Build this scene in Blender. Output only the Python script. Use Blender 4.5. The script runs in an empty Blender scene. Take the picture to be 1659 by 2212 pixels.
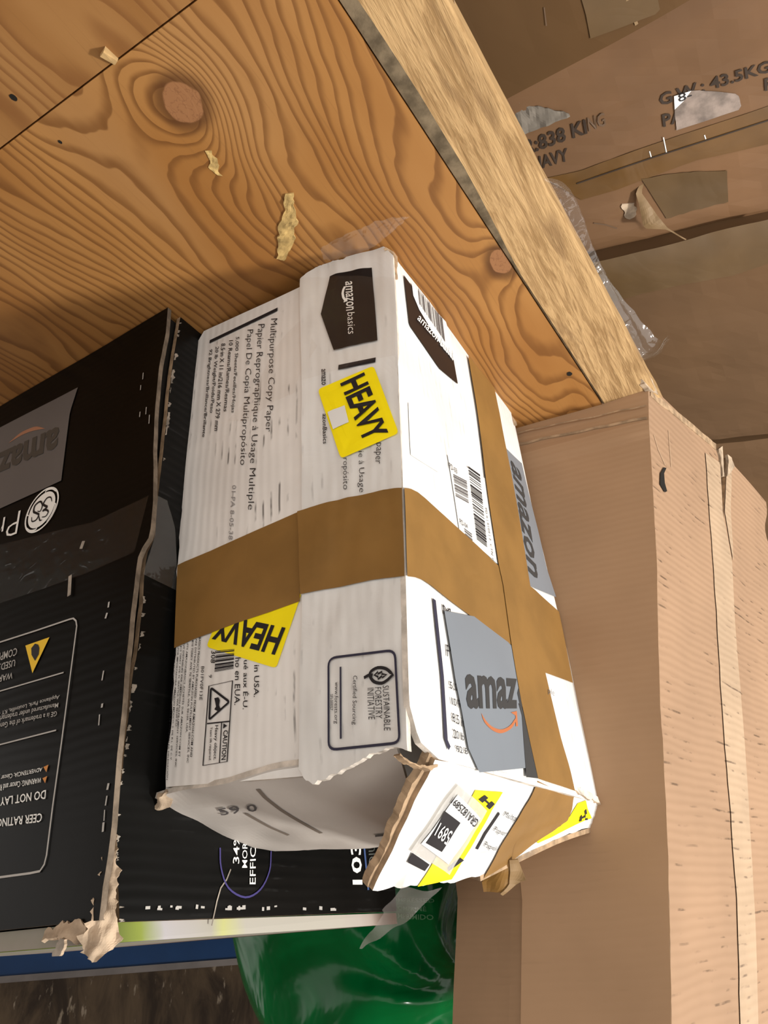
import bpy, math, random
import numpy as np
from mathutils import Matrix, Vector, noise as mnoise

random.seed(7)
sc = bpy.context.scene
col = sc.collection

# ------------------------------------------------------------------ camera
# photo 1659x2212; the phone was held upside down above the shelf, so the picture is rolled by about 180 degrees.
# world: Z up, plywood deck at z = 0, X runs into the shelf, Y runs along the aisle (metres)
FPX, PX, PY = 1525.0, 829.5, 1106.0
def _d(q):
    v = np.array([q[0]-PX, q[1]-PY, FPX]); return v/np.linalg.norm(v)
UP = -_d((640, -1450))
def _flat(v):
    v = v-UP*(v@UP); return v/np.linalg.norm(v)
_y, _x = _flat(_d((1904, 1920))), _flat(_d((-2410, 2238)))
_s = _flat(_x+_y); _t = np.cross(UP, _s)
if _t@_x < 0: _t = -_t
AX, AY = (_s+_t)/math.sqrt(2), (_s-_t)/math.sqrt(2)
M3 = np.array([AX, AY, UP])                 # camera (right, down, forward) -> world
CAM = np.array([0.0, 0.0, 0.54])
cam_data = bpy.data.cameras.new('camera'); cam = bpy.data.objects.new('camera', cam_data); col.objects.link(cam)
cam_data.sensor_fit = 'VERTICAL'; cam_data.sensor_height = 36.0; cam_data.lens = FPX/2212*36.0
cam_data.clip_start = 0.01
R = Matrix([[M3[i][0], -M3[i][1], -M3[i][2]] for i in range(3)]).to_4x4()
cam.matrix_world = Matrix.Translation(Vector(CAM)) @ R
sc.camera = cam

# ------------------------------------------------------------------ light
world = bpy.data.worlds.new('warehouse_ambient'); sc.world = world; world.use_nodes = True
bg = world.node_tree.nodes['Background']
bg.inputs[0].default_value = (1.0, 0.955, 0.90, 1); bg.inputs[1].default_value = 1.60
kd = bpy.data.lights.new('warehouse_lamp', 'AREA'); kd.shape = 'DISK'; kd.size = 0.26; kd.energy = 106.0; kd.color = (1.0, 0.96, 0.90)
key = bpy.data.objects.new('warehouse_lamp', kd); col.objects.link(key)
key.location = (-2.25, 1.34, 1.80)
key.rotation_euler = (Vector((0.25, 0.42, 0.15))-Vector(key.location)).to_track_quat('-Z', 'Y').to_euler()
vs = sc.view_settings
vs.view_transform = 'Standard'; vs.look = 'None'; vs.exposure = 0.0; vs.gamma = 1.0; vs.use_curve_mapping = False

# ------------------------------------------------------------------ projection helpers (survey of the photograph)
def ray(q): return M3 @ _d(q)
def proj(P):
    c = M3.T @ (np.asarray(P, float)-CAM); return np.array([PX+FPX*c[0]/c[2], PY+FPX*c[1]/c[2]])
def at_z(q, z):
    r = ray(q); return CAM+r*(z-CAM[2])/r[2]
def on_plane(q, n, P):
    r = ray(q); n = np.asarray(n, float); return CAM+r*(n@(np.asarray(P, float)-CAM))/(n@r)
ZOOM = {'a': (0, 0, .5), 'b': (830, 0, .5), 'c': (0, 600, .33755), 'd': (380, 480, .3858), 'e': (800, 540, .3436), 'f': (1050, 700, .3671),
        'g': (0, 1250, .33755), 'h': (330, 1050, .3617), 'i': (850, 1200, .3014), 'j': (700, 1580, .3918), 'k': (300, 1600, .3617),
        'l': (0, 1700, .3014), 'm': (500, 1850, .3918), 'n': (1100, 1400, .367), 'o': (1000, 150, .3972), 'p': (600, 380, .3014)}
def Z(k, *pts):                              # pixels measured on an enlarged crop -> photo pixels
    x, y, s = ZOOM[k]; return [(x+s*a, y+s*b) for a, b in pts]

def nz(x, y, z=0.0): return mnoise.noise(Vector((x, y, z)))

class Surf:
    """A parametric sheet in the world: fn(u, v) -> point; off() steps off it towards the outside."""
    def __init__(self, fn, start=(.5, .5), scale=(1., 1.), bump=None):
        self.fn, self.start, self.scale, self.bump = fn, start, scale, bump
        n = self._n0(*start); p = np.asarray(fn(*start)); self.sign = 1 if n@(CAM-p) > 0 else -1
    def _n0(self, u, v):
        e = 1e-3; f = self.fn
        n = np.cross(np.asarray(f(u+e, v))-np.asarray(f(u-e, v)), np.asarray(f(u, v+e))-np.asarray(f(u, v-e)))
        return n/np.linalg.norm(n)
    def p(self, u, v, off=0.0):
        q = np.asarray(self.fn(u, v), float)
        h = off+(self.bump(u, v) if self.bump else 0)
        if h: q = q+self.sign*self._n0(u, v)*h
        return q
    def uv(self, q):
        if len(q) == 3: q = proj(q)
        u, v = self.start; q = np.asarray(q, float)
        for _ in range(40):
            e = 1e-3; a = proj(self.p(u, v)); r = q-a; w = np.linalg.norm(r)
            if w < .05: break
            J = np.column_stack([(proj(self.p(u+e, v))-a)/e, (proj(self.p(u, v+e))-a)/e])
            s = np.linalg.solve(J, r); m = abs(s).max()
            if m > .3: s *= .3/m
            for _k in range(6):
                if np.linalg.norm(q-proj(self.p(u+s[0], v+s[1]))) < w: break
                s *= .5
            u, v = u+s[0], v+s[1]
        return np.array([u, v])

def plane_surf(P, U, V, bump=None):
    P, U, V = (np.asarray(a, float) for a in (P, U, V))
    return Surf(lambda u, v: P+U*u+V*v, (.1, .1), bump=bump)
def ruled(A, B, bump=None):
    """Sheet ruled between two polylines with as many points each (u across, v along)."""
    A, B = np.asarray(A, float), np.asarray(B, float); n = len(A)-1
    def fn(u, v):
        t = v*n; i = min(max(int(math.floor(t)), 0), n-1); k = t-i
        return (A[i]*(1-k)+A[i+1]*k)*(1-u)+(B[i]*(1-k)+B[i+1]*k)*u
    return Surf(fn, (.5, .5), bump=bump)
def smooth_poly(pts, m=6):
    P = [np.asarray(p, float) for p in pts]; P = [2*P[0]-P[1]]+P+[2*P[-1]-P[-2]]; out = []
    for i in range(1, len(P)-2):
        for k in range(m):
            t = k/m; a, b, c, d = P[i-1:i+3]
            out.append(.5*((2*b)+(-a+c)*t+(2*a-5*b+4*c-d)*t*t+(-a+3*b-3*c+d)*t**3))
    return out+[P[-2]]

def resample(pts, n):
    P = np.asarray(pts, float)
    L = np.concatenate([[0], np.cumsum(np.linalg.norm(np.diff(P, axis=0), axis=1))]); t = np.linspace(0, L[-1], n+1)
    return np.column_stack([np.interp(t, L, P[:, k]) for k in range(P.shape[1])])

# ------------------------------------------------------------------ materials
class NT:
    def __init__(self, name):
        self.m = bpy.data.materials.new(name); self.m.use_nodes = True; self.t = self.m.node_tree; self.t.nodes.clear()
        self.out = self.t.nodes.new('ShaderNodeOutputMaterial'); self.b = self.n('ShaderNodeBsdfPrincipled'); self.l(self.b.outputs[0], self.out.inputs[0])
    def n(self, k, **a):
        x = self.t.nodes.new(k)
        for i, v in a.items(): setattr(x, i, v)
        return x
    def l(self, a, b): self.t.links.new(a, b)
    def put(self, s, v):
        if isinstance(v, bpy.types.NodeSocket): self.l(v, s)
        else: s.default_value = v
    def math(self, op, a, b=0.0, c=None):
        x = self.n('ShaderNodeMath', operation=op); self.put(x.inputs[0], a); self.put(x.inputs[1], b)
        if c is not None: self.put(x.inputs[2], c)
        return x.outputs[0]
    def mix(self, f, a, b):
        x = self.n('ShaderNodeMix', data_type='RGBA')
        for s, v in ((x.inputs['Factor'], f), (x.inputs[6], a), (x.inputs[7], b)):
            self.put(s, tuple(v)+(1,) if isinstance(v, (tuple, list)) and len(v) == 3 else v)
        return x.outputs[2]
    def coord(self, kind='Object', scale=(1, 1, 1), rot=(0, 0, 0)):
        c = self.n('ShaderNodeTexCoord'); m = self.n('ShaderNodeMapping'); self.l(c.outputs[kind], m.inputs[0])
        m.inputs['Scale'].default_value = scale; m.inputs['Rotation'].default_value = rot; return m.outputs[0]
    def noise(self, vec, scale=1.0, detail=3.0, rough=.55, dist=0.0):
        x = self.n('ShaderNodeTexNoise'); self.l(vec, x.inputs['Vector']); x.inputs['Scale'].default_value = scale
        x.inputs['Detail'].default_value = detail; x.inputs['Roughness'].default_value = rough; x.inputs['Distortion'].default_value = dist; return x.outputs[0]
    def ramp(self, f, stops, interp='LINEAR'):
        x = self.n('ShaderNodeValToRGB'); x.color_ramp.interpolation = interp; e = x.color_ramp.elements
        while len(e) < len(stops): e.new(.5)
        for k, (p, c) in enumerate(stops): e[k].position = p; e[k].color = tuple(c)+(1,) if len(c) == 3 else c
        self.l(f, x.inputs[0]); return x.outputs[0]
    def step(self, f, lo, hi):
        x = self.n('ShaderNodeMapRange'); x.interpolation_type = 'SMOOTHSTEP'; self.put(x.inputs[0], f); x.inputs[1].default_value = lo; x.inputs[2].default_value = hi; return x.outputs[0]
    def bump(self, h, s=.3, d=.002):
        x = self.n('ShaderNodeBump'); x.inputs['Strength'].default_value = s; x.inputs['Distance'].default_value = d; self.l(h, x.inputs['Height'])
        self.l(x.outputs[0], self.b.inputs['Normal'])
    def base(self, c, rough=.6, spec=.5):
        self.put(self.b.inputs['Base Color'], tuple(c)+(1,) if isinstance(c, (tuple, list)) and len(c) == 3 else c)
        self.b.inputs['Roughness'].default_value = rough; self.b.inputs['Specular IOR Level'].default_value = spec
        return self.m

def sheet_mat(name, colr, rough=.6, spec=.3, var=.12, vscale=14, flute=None, scuff=0.0, scuff_col=(.05, .04, .035), bump=.25, wrinkle=0, coord='UV'):
    """Paper, tape or board: tone variation, corrugation running along u or v, scuffed ribs."""
    t = NT(name); co = t.coord(coord)
    n1 = t.noise(co, vscale, 4); n2 = t.noise(co, vscale*9, 3)
    dark = tuple(c*(1-var) for c in colr); light = tuple(min(1, c*(1+var*.6)) for c in colr)
    c = t.mix(t.step(n1, .3, .7), dark, light)
    h = t.math('MULTIPLY', n2, .25)
    if wrinkle:
        w = t.noise(co, wrinkle, 2, .5, 1.5); h = t.math('ADD', h, t.math('MULTIPLY', t.math('ABSOLUTE', t.math('SUBTRACT', w, .5)), 3.0))
    if flute:
        ax, period = flute
        sp = t.n('ShaderNodeSeparateXYZ'); t.l(co, sp.inputs[0])
        wob = t.math('MULTIPLY', t.math('SUBTRACT', t.noise(co, 9, 2), .5), period*1.2)
        s = t.math('SINE', t.math('MULTIPLY', t.math('ADD', sp.outputs['XY'.index(ax)], wob), 2*math.pi/period))
        h = t.math('ADD', h, t.math('MULTIPLY', s, .35))
        if scuff:
            st = (10, 130, 1) if ax == 'X' else (130, 10, 1)
            st = (st[1]*.9, st[0]*1.6, 1) if True else st
            cs = t.coord(coord, (55, 26, 1) if ax == 'X' else (26, 55, 1))
            k = t.math('MULTIPLY', t.step(s, .55, .95), t.step(t.noise(cs, 1.0, 3), .53, .66))
            k = t.math('MULTIPLY', k, t.step(t.noise(co, 7, 2), .40, .55))
            c = t.mix(t.math('MULTIPLY', k, scuff), c, scuff_col)
    t.bump(h, bump, .0012)
    return t.base(c, rough, spec)
def ink(name, c, rough=.6): return NT(name).base(c, rough, .25)
def film_mat(name, tint=(.97, .96, .95), gloss=.07, haze=.035, rough=.10):
    t = NT(name); t.t.nodes.remove(t.b)
    tr = t.n('ShaderNodeBsdfTransparent'); tr.inputs[0].default_value = tuple(tint)+(1,)
    gl = t.n('ShaderNodeBsdfGlossy'); gl.inputs['Roughness'].default_value = rough; gl.inputs[0].default_value = (1, 1, 1, 1)
    df = t.n('ShaderNodeBsdfDiffuse'); df.inputs[0].default_value = (.8, .78, .75, 1)
    w = t.noise(t.coord('Object'), 60, 2, .5, 1.0); bp = t.n('ShaderNodeBump'); bp.inputs['Strength'].default_value = .6; bp.inputs['Distance'].default_value = .004
    t.l(w, bp.inputs['Height']); t.l(bp.outputs[0], gl.inputs['Normal'])
    a = t.n('ShaderNodeMixShader'); a.inputs[0].default_value = haze; t.l(tr.outputs[0], a.inputs[1]); t.l(df.outputs[0], a.inputs[2])
    b = t.n('ShaderNodeMixShader'); b.inputs[0].default_value = gloss; t.l(a.outputs[0], b.inputs[1]); t.l(gl.outputs[0], b.inputs[2])
    t.l(b.outputs[0], t.out.inputs[0]); return t.m

def ply_mat(name, knots, freq, light, dark, contrast, seed, pale=.35):
    t = NT(name); co = t.coord('Object')
    sp = t.n('ShaderNodeSeparateXYZ'); t.l(co, sp.inputs[0]); x, y = sp.outputs[0], sp.outputs[1]
    def ns(sx, sy, dt=2, r=.5):
        m = t.n('ShaderNodeMapping'); t.l(co, m.inputs[0]); m.inputs['Scale'].default_value = (sx, sy, 1); m.inputs['Location'].default_value = (seed, seed*1.7, 0)
        return t.noise(m.outputs[0], 1.0, dt, r)
    warp = t.math('MULTIPLY', t.math('SUBTRACT', ns(9, 3.0, 1.5), .5), 15.0*contrast)
    warp2 = t.math('MULTIPLY', t.math('SUBTRACT', ns(40, 14, 2), .5), 1.0)
    F = t.math('ADD', t.math('ADD', t.math('MULTIPLY', x, freq), warp), warp2)
    core = rim = None
    for kx, ky, K, sx, sy, r0 in knots:
        dx, dy = t.math('SUBTRACT', x, kx), t.math('SUBTRACT', y, ky)
        q = t.math('ADD', t.math('POWER', t.math('ABSOLUTE', t.math('DIVIDE', dx, sx)), 2.0), t.math('POWER', t.math('ABSOLUTE', t.math('DIVIDE', dy, sy)), 2.0))
        F = t.math('ADD', F, t.math('MULTIPLY', t.math('POWER', 2.718, t.math('MULTIPLY', q, -1.0)), K))
        d = t.math('SQRT', q); d = t.math('ADD', d, t.math('MULTIPLY', t.math('SUBTRACT', ns(70, 70, 2), .5), .12))
        c1 = t.math('SUBTRACT', 1.0, t.step(d, r0*.9, r0)); r1 = t.math('MULTIPLY', t.step(d, r0*.80, r0*.92), t.math('SUBTRACT', 1.0, t.step(d, r0*1.0, r0*1.9)))
        core = c1 if core is None else t.math('MAXIMUM', core, c1); rim = r1 if rim is None else t.math('MAXIMUM', rim, r1)
    fr = t.math('FRACT', F)
    ringv = t.math('MULTIPLY', t.step(fr, .45, .90), t.math('SUBTRACT', 1.0, t.step(fr, .94, 1.0)))
    fib = ns(420, 9, 3, .6); fib2 = ns(120, 5, 3, .6); tone = ns(14, 4, 2)
    c = t.mix(t.step(tone, .3, .7), light, tuple(a*b for a, b in zip(light, (.78, .70, .58))))
    c = t.mix(t.math('MULTIPLY', t.step(ns(7, 2.2, 1), .55, .75), pale), c, (.38, .225, .10))
    c = t.mix(t.math('MULTIPLY', t.math('MULTIPLY', ringv, t.math('ADD', .55, t.math('MULTIPLY', fib2, .6))), .82), c, dark)
    c = t.mix(t.math('MULTIPLY', t.step(fib, .55, .8), .35), c, tuple(a*.55 for a in light))
    if core is not None:
        c = t.mix(t.math('MULTIPLY', rim, .8), c, (.075, .028, .008))
        crk = t.step(t.math('ABSOLUTE', t.math('SUBTRACT', ns(190, 120, 2), .5)), .03, .0)
        c = t.mix(core, c, t.mix(t.math('MULTIPLY', crk, .35), (.26, .12, .05), (.10, .036, .014)))
    t.bump(t.math('ADD', t.math('MULTIPLY', fib, .4), t.math('MULTIPLY', ringv, -.3)), .25, .0006)
    return t.base(c, .55, .3)

K1, K2 = at_z((395, 222), 0), at_z((1082, 566), 0)
M = {}
M['ply_main'] = ply_mat('plywood_orange', [(K1[0], K1[1], 6.5, .040, .045, .36), (K2[0], K2[1], 4.0, .026, .040, .40)], 85, (.340, .163, .047), (.122, .045, .009), 1.0, 3.1)
M['ply_pale'] = ply_mat('plywood_pale', [(5, 5, 1, .1, .1, .2)], 40, (.300, .150, .050), (.165, .066, .018), .8, 8.4, .5)
def lumber_mat():
    t = NT('rough_sawn_pine'); co = t.coord('Object', (170, 16, 170), (0, 0, .05)); co2 = t.coord('Object', (60, 9, 60), (0, 0, .05))
    a = t.noise(co, 1, 5, .65, .6); b = t.noise(co2, 1, 3, .5, .8); f = t.noise(t.coord('Object', (500, 60, 500)), 1, 3)
    c = t.mix(t.step(a, .35, .62), (.26, .155, .066), (.44, .285, .135)); c = t.mix(t.step(b, .56, .72), c, (.24, .145, .066)); c = t.mix(t.math('MULTIPLY', t.step(f, .55, .75), .4), c, (.52, .36, .18))
    t.bump(t.math('ADD', a, t.math('MULTIPLY', f, .5)), .8, .002); return t.base(c, .8, .15)
M['lumber'] = lumber_mat()
M['lumber_grey'] = sheet_mat('grey_board_strip', (.17, .13, .082), .9, .1, .45, 60, bump=.8, coord='Object')  # uneven grey for the board's strip beside the plywood
M['wood_chip'] = sheet_mat('splinter_wood', (.50, .33, .15), .8, .1, .3, 80, coord='Object')
M['glue'] = sheet_mat('dried_glue', (.44, .30, .115), .75, .2, .35, 90, bump=.8, coord='Object')
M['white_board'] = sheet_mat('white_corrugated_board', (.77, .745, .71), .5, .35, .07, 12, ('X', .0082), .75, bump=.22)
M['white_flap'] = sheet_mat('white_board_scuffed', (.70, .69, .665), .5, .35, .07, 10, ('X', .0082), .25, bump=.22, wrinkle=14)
M['white_top'] = sheet_mat('white_board_top', (.60, .555, .51), .65, .2, .10, 8, None, 0, bump=.3, wrinkle=9)  # darker tone of the white board for the top flap
M['raw'] = sheet_mat('raw_cardboard_edge', (.36, .25, .155), .9, .1, .35, 90, bump=.6, coord='Object')
M['raw_grey'] = sheet_mat('grey_cardboard_edge', (.185, .145, .108), .9, .1, .35, 90, bump=.6, coord='Object'); M['dirt'] = ink('brown_dirt', (.20, .165, .135), .9)
M['torn'] = sheet_mat('torn_cardboard', (.43, .33, .235), .95, .1, .4, 60, bump=.9, coord='Object')
M['torn_white'] = sheet_mat('torn_white_paper', (.62, .56, .49), .9, .1, .3, 60, bump=.9, coord='Object')
M['kraft'] = sheet_mat('kraft_paper_tape', (.228, .120, .032), .42, .35, .13, 16, None, 0, bump=.25, wrinkle=10)
M['ink'] = ink('black_print', (.016, .014, .016)); M['ink_soft'] = ink('faded_print', (.10, .09, .09)); M['ink_grey'] = ink('grey_stamp_ink', (.28, .27, .27))
M['ink_navy'] = ink('navy_print', (.030, .028, .050)); M['ink_stencil'] = ink('brown_black_stencil', (.035, .022, .014)); M['ink_worn'] = ink('worn_stencil', (.12, .075, .045))
M['paper'] = ink('white_label_paper', (.72, .72, .70), .45); M['white_ink'] = ink('white_print', (.80, .79, .75)); M['silver_ink'] = ink('silver_print', (.42, .40, .37)); M['dim_ink'] = ink('dim_grey_print', (.10, .11, .10))
M['yellow'] = sheet_mat('yellow_sticker', (.95, .78, .004), .35, .5, .06, 20, bump=.08)
M['amber'] = ink('yellow_warning_print', (.78, .50, .03)); M['orange'] = ink('orange_print', (.40, .13, .05)); M['orange_dim'] = ink('orange_warning_print', (.55, .22, .05)); M['dull_orange'] = ink('dull_orange_print', (.34, .16, .09))
M['greytape'] = sheet_mat('grey_blue_tape', (.185, .208, .238), .35, .5, .05, 8, bump=.1)
M['greytape_shade'] = sheet_mat('grey_tape_shaded', (.115, .104, .098), .4, .4, .08, 8, bump=.1)  # same tape, with the shade on the black box darkened into its colour
M['logo_grey'] = ink('dark_grey_print', (.038, .037, .037)); M['logo_brown'] = ink('brown_grey_print', (.062, .050, .038))
M['black_board'] = sheet_mat('glossy_black_board', (.0030, .0022, .0014), .35, .07, .2, 10, ('Y', .0080), 0, bump=.08)
M['black_side'] = sheet_mat('glossy_black_board_side', (.0045, .0045, .0042), .33, .12, .2, 10, ('Y', .0085), .12, (.10, .10, .10), bump=.16)
M['scuff'] = sheet_mat('scuffed_white_paper', (.30, .26, .215), .8, .2, .4, 80, bump=.7, coord='Object')
M['dark_core'] = ink('dark_box_inside', (.010, .008, .006), .9)
M['purple'] = ink('purple_print', (.05, .04, .16)); M['blue_ink'] = ink('blue_print', (.05, .09, .22)); M['bg_black'] = ink('deep_black_print', (.006, .006, .008), .35)
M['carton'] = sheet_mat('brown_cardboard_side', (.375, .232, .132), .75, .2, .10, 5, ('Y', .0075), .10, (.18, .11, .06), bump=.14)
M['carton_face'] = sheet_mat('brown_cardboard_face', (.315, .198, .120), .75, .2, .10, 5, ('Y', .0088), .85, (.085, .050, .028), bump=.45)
M['carton_tape'] = sheet_mat('cream_paper_tape', (.385, .272, .175), .6, .3, .10, 12, ('Y', .0088), .85, (.10, .06, .035), bump=.4)
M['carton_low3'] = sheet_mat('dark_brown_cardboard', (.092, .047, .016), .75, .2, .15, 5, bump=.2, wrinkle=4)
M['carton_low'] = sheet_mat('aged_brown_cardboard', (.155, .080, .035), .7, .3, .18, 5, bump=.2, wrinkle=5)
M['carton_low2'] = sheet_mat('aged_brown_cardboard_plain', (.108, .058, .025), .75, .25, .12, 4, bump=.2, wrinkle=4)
M['amber_tape'] = sheet_mat('amber_packing_tape', (.122, .061, .017), .36, .3, .2, 9, bump=.3, wrinkle=12)
M['dull_tape'] = sheet_mat('dull_packing_tape', (.100, .058, .022), .5, .3, .15, 9, bump=.3, wrinkle=10)
M['pale_tape'] = sheet_mat('pale_peeled_tape', (.25, .16, .075), .5, .4, .15, 20, bump=.3, coord='Object')
M['foam'] = sheet_mat('grey_packing_foam', (.19, .165, .135), .8, .2, .15, 30, bump=.4, coord='Object')
M['smudge_label'] = sheet_mat('smudged_label', (.24, .19, .16), .6, .3, .45, 45, bump=.5)
M['blue'] = sheet_mat('blue_painted_steel', (.005, .026, .082), .5, .2, .08, 20, bump=.1, coord='Object')
M['grey_lip'] = sheet_mat('grey_steel_lip', (.11, .095, .09), .5, .4, .2, 20, coord='Object')
M['film'] = film_mat('clear_film'); M['film_clear'] = film_mat('clear_tape', (.99, .985, .98), .035, .008, .08); M['film_thick'] = film_mat('clear_film_creased', (.90, .88, .85), .14, .12, .10); M['tag_film'] = film_mat('grey_tape_film', (.72, .70, .67), .10, .45, .2)
def grunge_mat(name, a, b, c, sc1):
    t = NT(name); co = t.coord('Object', (sc1, sc1, sc1*.35), (.3, .5, .6)); x = t.noise(co, 1, 5, .65, .8); y = t.noise(co, 4, 4, .6); m = t.mix(t.step(x, .35, .65), a, b)
    m = t.mix(t.step(y, .60, .70), m, c); t.bump(x, .5, .01); return t.base(m, .85, .1)
M['wall'] = grunge_mat('grimy_wall', (.019, .013, .009), (.056, .038, .023), (.14, .11, .08), 9)
M['floor'] = grunge_mat('dusty_concrete', (.16, .14, .12), (.22, .20, .17), (.28, .26, .23), 3)
def bag_mat():
    t = NT('green_plastic_film'); n = t.noise(t.coord('Object', (10, 10, 10)), 1, 3, .5, 1.2); c = t.mix(t.step(n, .3, .7), (.001, .090, .020), (.002, .150, .036))
    t.bump(n, .5, .012); return t.base(c, .20, .22)
M['green'] = bag_mat(); M['green_ink'] = ink('pale_green_print', (.10, .26, .13)); 
def lid_mat():
    t = NT('printed_lid_edge'); co = t.coord('Object'); sp = t.n('ShaderNodeSeparateXYZ'); t.l(co, sp.inputs[0])
    f = t.math('ADD', t.math('MULTIPLY', t.math('SUBTRACT', sp.outputs[1], .33), 2.8), t.math('MULTIPLY', t.math('SUBTRACT', t.noise(co, 30, 2), .5), .05))
    c = t.ramp(f, [(0, (.25, .22, .18)), (.05, (.10, .13, .03)), (.12, (.22, .27, .05)), (.17, (.40, .385, .40)), (.30, (.37, .35, .30)), (.34, (.46, .47, .20)), (.40, (.42, .40, .35)), (.75, (.46, .43, .37)), (.85, (.45, .40, .36)), (1, (.25, .16, .12))])
    return t.base(c, .5, .3)
M['lid'] = lid_mat()

# ------------------------------------------------------------------ object helpers
def link(name, me, parent=None, kind=None):
    o = bpy.data.objects.new(name, me); col.objects.link(o)
    if parent is not None:
        o.parent = parent
        if parent.type == 'EMPTY': o.location = -parent.location
    if kind: o['kind'] = kind
    return o
def tag(o, label, cat, group=None):
    o['label'] = label; o['category'] = cat
    if group: o['group'] = group
    return o
def thing(name, loc, label, cat):
    e = bpy.data.objects.new(name, None); col.objects.link(e); e.location = loc; e.empty_display_size = .05; return tag(e, label, cat)
def mesh(name, V, F, mats, mi=None, uvs=None, smooth=False):
    me = bpy.data.meshes.new(name); me.from_pydata([tuple(map(float, v)) for v in V], [], F)
    for m in (mats if isinstance(mats, (list, tuple)) else [mats]): me.materials.append(M[m])
    if mi: me.polygons.foreach_set('material_index', mi)
    if smooth: me.polygons.foreach_set('use_smooth', [True]*len(F))
    if uvs is not None:
        l = me.uv_layers.new(name='metres')
        for p in me.polygons:
            for li in p.loop_indices: l.data[li].uv = tuple(uvs[me.loops[li].vertex_index])
    me.update(); return me

def loft(name, s, A, B, mats, parent=None, n=24, m=12, off=0.0, thick=0.0, jag=(0, 0), smooth=True, kind=None, uvpts=False):
    """A sheet of the surface s between the boundary lines A and B (n steps along them, m across), with a real thickness.
    jag = (raggedness of A, of B) in metres."""
    ua = resample([s.uv(q) if not uvpts else np.asarray(q, float) for q in A], n); ub = resample([s.uv(q) if not uvpts else np.asarray(q, float) for q in B], n)
    V, UV = [], []
    sd = random.random()*50
    for i in range(n+1):
        P0, P1 = s.p(*ua[i]), s.p(*ub[i]); w = max(1e-6, np.linalg.norm(P1-P0))
        for j in range(m+1):
            k = j/m; q = ua[i]*(1-k)+ub[i]*k
            if jag[0] and j == 0: q = q+(ub[i]-ua[i])*(jag[0]/w*(nz(i*.41+sd, 3.3)*1.5+nz(i*1.3+sd, 1.3)*.5))
            if jag[1] and j == m: q = q+(ua[i]-ub[i])*(jag[1]/w*(nz(i*.41+sd, 7.7)*1.5+nz(i*1.3+sd, 4.3)*.5))
            V.append(s.p(q[0], q[1], off)); UV.append(q)
    # uv in metres
    V = np.array(V); UVm = np.zeros((len(V), 2))
    e = 1e-3; c = np.mean(UV, axis=0); du = np.linalg.norm(s.p(c[0]+e, c[1])-s.p(c[0]-e, c[1]))/(2*e); dv = np.linalg.norm(s.p(c[0], c[1]+e)-s.p(c[0], c[1]-e))/(2*e)
    UVm[:, 0] = [q[0]*du for q in UV]; UVm[:, 1] = [q[1]*dv for q in UV]
    F, mi = [], []
    W = m+1
    for i in range(n):
        for j in range(m): F.append((i*W+j, i*W+j+1, (i+1)*W+j+1, (i+1)*W+j)); mi.append(0)
    f0 = F[0]; nn = np.cross(V[f0[1]]-V[f0[0]], V[f0[3]]-V[f0[0]]); c0 = V.mean(axis=0)
    if nn@(s.sign*s._n0(*c)) < 0: F = [f[::-1] for f in F]; flip = True
    else: flip = False
    if thick:
        N = len(V); back = np.array([s.p(q[0], q[1], off-thick) for q in UV])
        # keep the ragged rim
        V = np.vstack([V, back]); UVm = np.vstack([UVm, UVm])
        F += [tuple(a+N for a in f[::-1]) for f in F[:n*m]]; mi += [1]*(n*m)
        rim = [j for j in range(W)]+[i*W+m for i in range(1, n+1)]+[n*W+j for j in range(m-1, -1, -1)]+[i*W for i in range(n-1, 0, -1)]
        for a, b in zip(rim, rim[1:]+rim[:1]):
            f = (a, a+N, b+N, b); F.append(f[::-1] if flip else f); mi.append(1)
    mats = mats if isinstance(mats, (list, tuple)) else [mats]
    if thick and len(mats) == 1: mi = None
    return link(name, mesh(name, V, F, mats, mi, UVm, smooth=False if thick else smooth), parent, kind)

def patch(name, s, quad, mat, parent, off=.0008, n=8, m=8, jag=0, thick=0.0):
    a, b, c, d = quad; return loft(name, s, [a, d], [b, c], mat, parent, n, m, off, thick, (jag, jag))
def poly(name, s, pts, mat, parent, off=.0008):
    uv = [s.uv(q) for q in pts]; V = [s.p(q[0], q[1], off) for q in uv]
    return link(name, mesh(name, V, [tuple(range(len(V)))], mat), parent)
def strokes(name, s, lines, mat, parent, off=.0009):
    """Printed lines: each (pixel points, width in metres, closed)."""
    for pts, w, closed in lines:
        V, F = [], []
        P = [s.p(*s.uv(q), off) for q in pts]; n = len(P); b = len(V)
        N = s.sign*s._n0(*s.uv(pts[0]))
        for i in range(n):
            a = P[i-1] if (i or closed) else P[i]; c = P[(i+1) % n] if (i < n-1 or closed) else P[i]
            t = c-a; t = t/np.linalg.norm(t); k = np.cross(N, t)*w/2; V += [P[i]-k, P[i]+k]
        for i in range(n if closed else n-1):
            j = (i+1) % n; F.append((b+2*i, b+2*j, b+2*j+1, b+2*i+1))
        o = link(name, mesh(name, V, F, mat), parent)
    return o
def rounded(pts, r, k=5):
    out = []; n = len(pts); P = [np.asarray(p, float) for p in pts]
    for i in range(n):
        a, b, c = P[i-1], P[i], P[(i+1) % n]; u = (a-b)/np.linalg.norm(a-b); v = (c-b)/np.linalg.norm(c-b)
        for j in range(k+1):
            t = j/k; p0, p2 = b+u*r, b+v*r; out.append(tuple((1-t)**2*p0+2*t*(1-t)*b+t*t*p2))
    return out
def glyphs(body, bold=0.0):
    cu = bpy.data.curves.new('lettering', 'FONT'); cu.body = body; cu.offset = bold; cu.resolution_u = 2; cu.fill_mode = 'FRONT'
    ob = bpy.data.objects.new('lettering', cu); me = bpy.data.meshes.new_from_object(ob)
    V = np.array([v.co[:2] for v in me.vertices]); F = [tuple(p.vertices) for p in me.polygons]
    bpy.data.objects.remove(ob); bpy.data.curves.remove(cu); bpy.data.meshes.remove(me); return V, F
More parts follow.
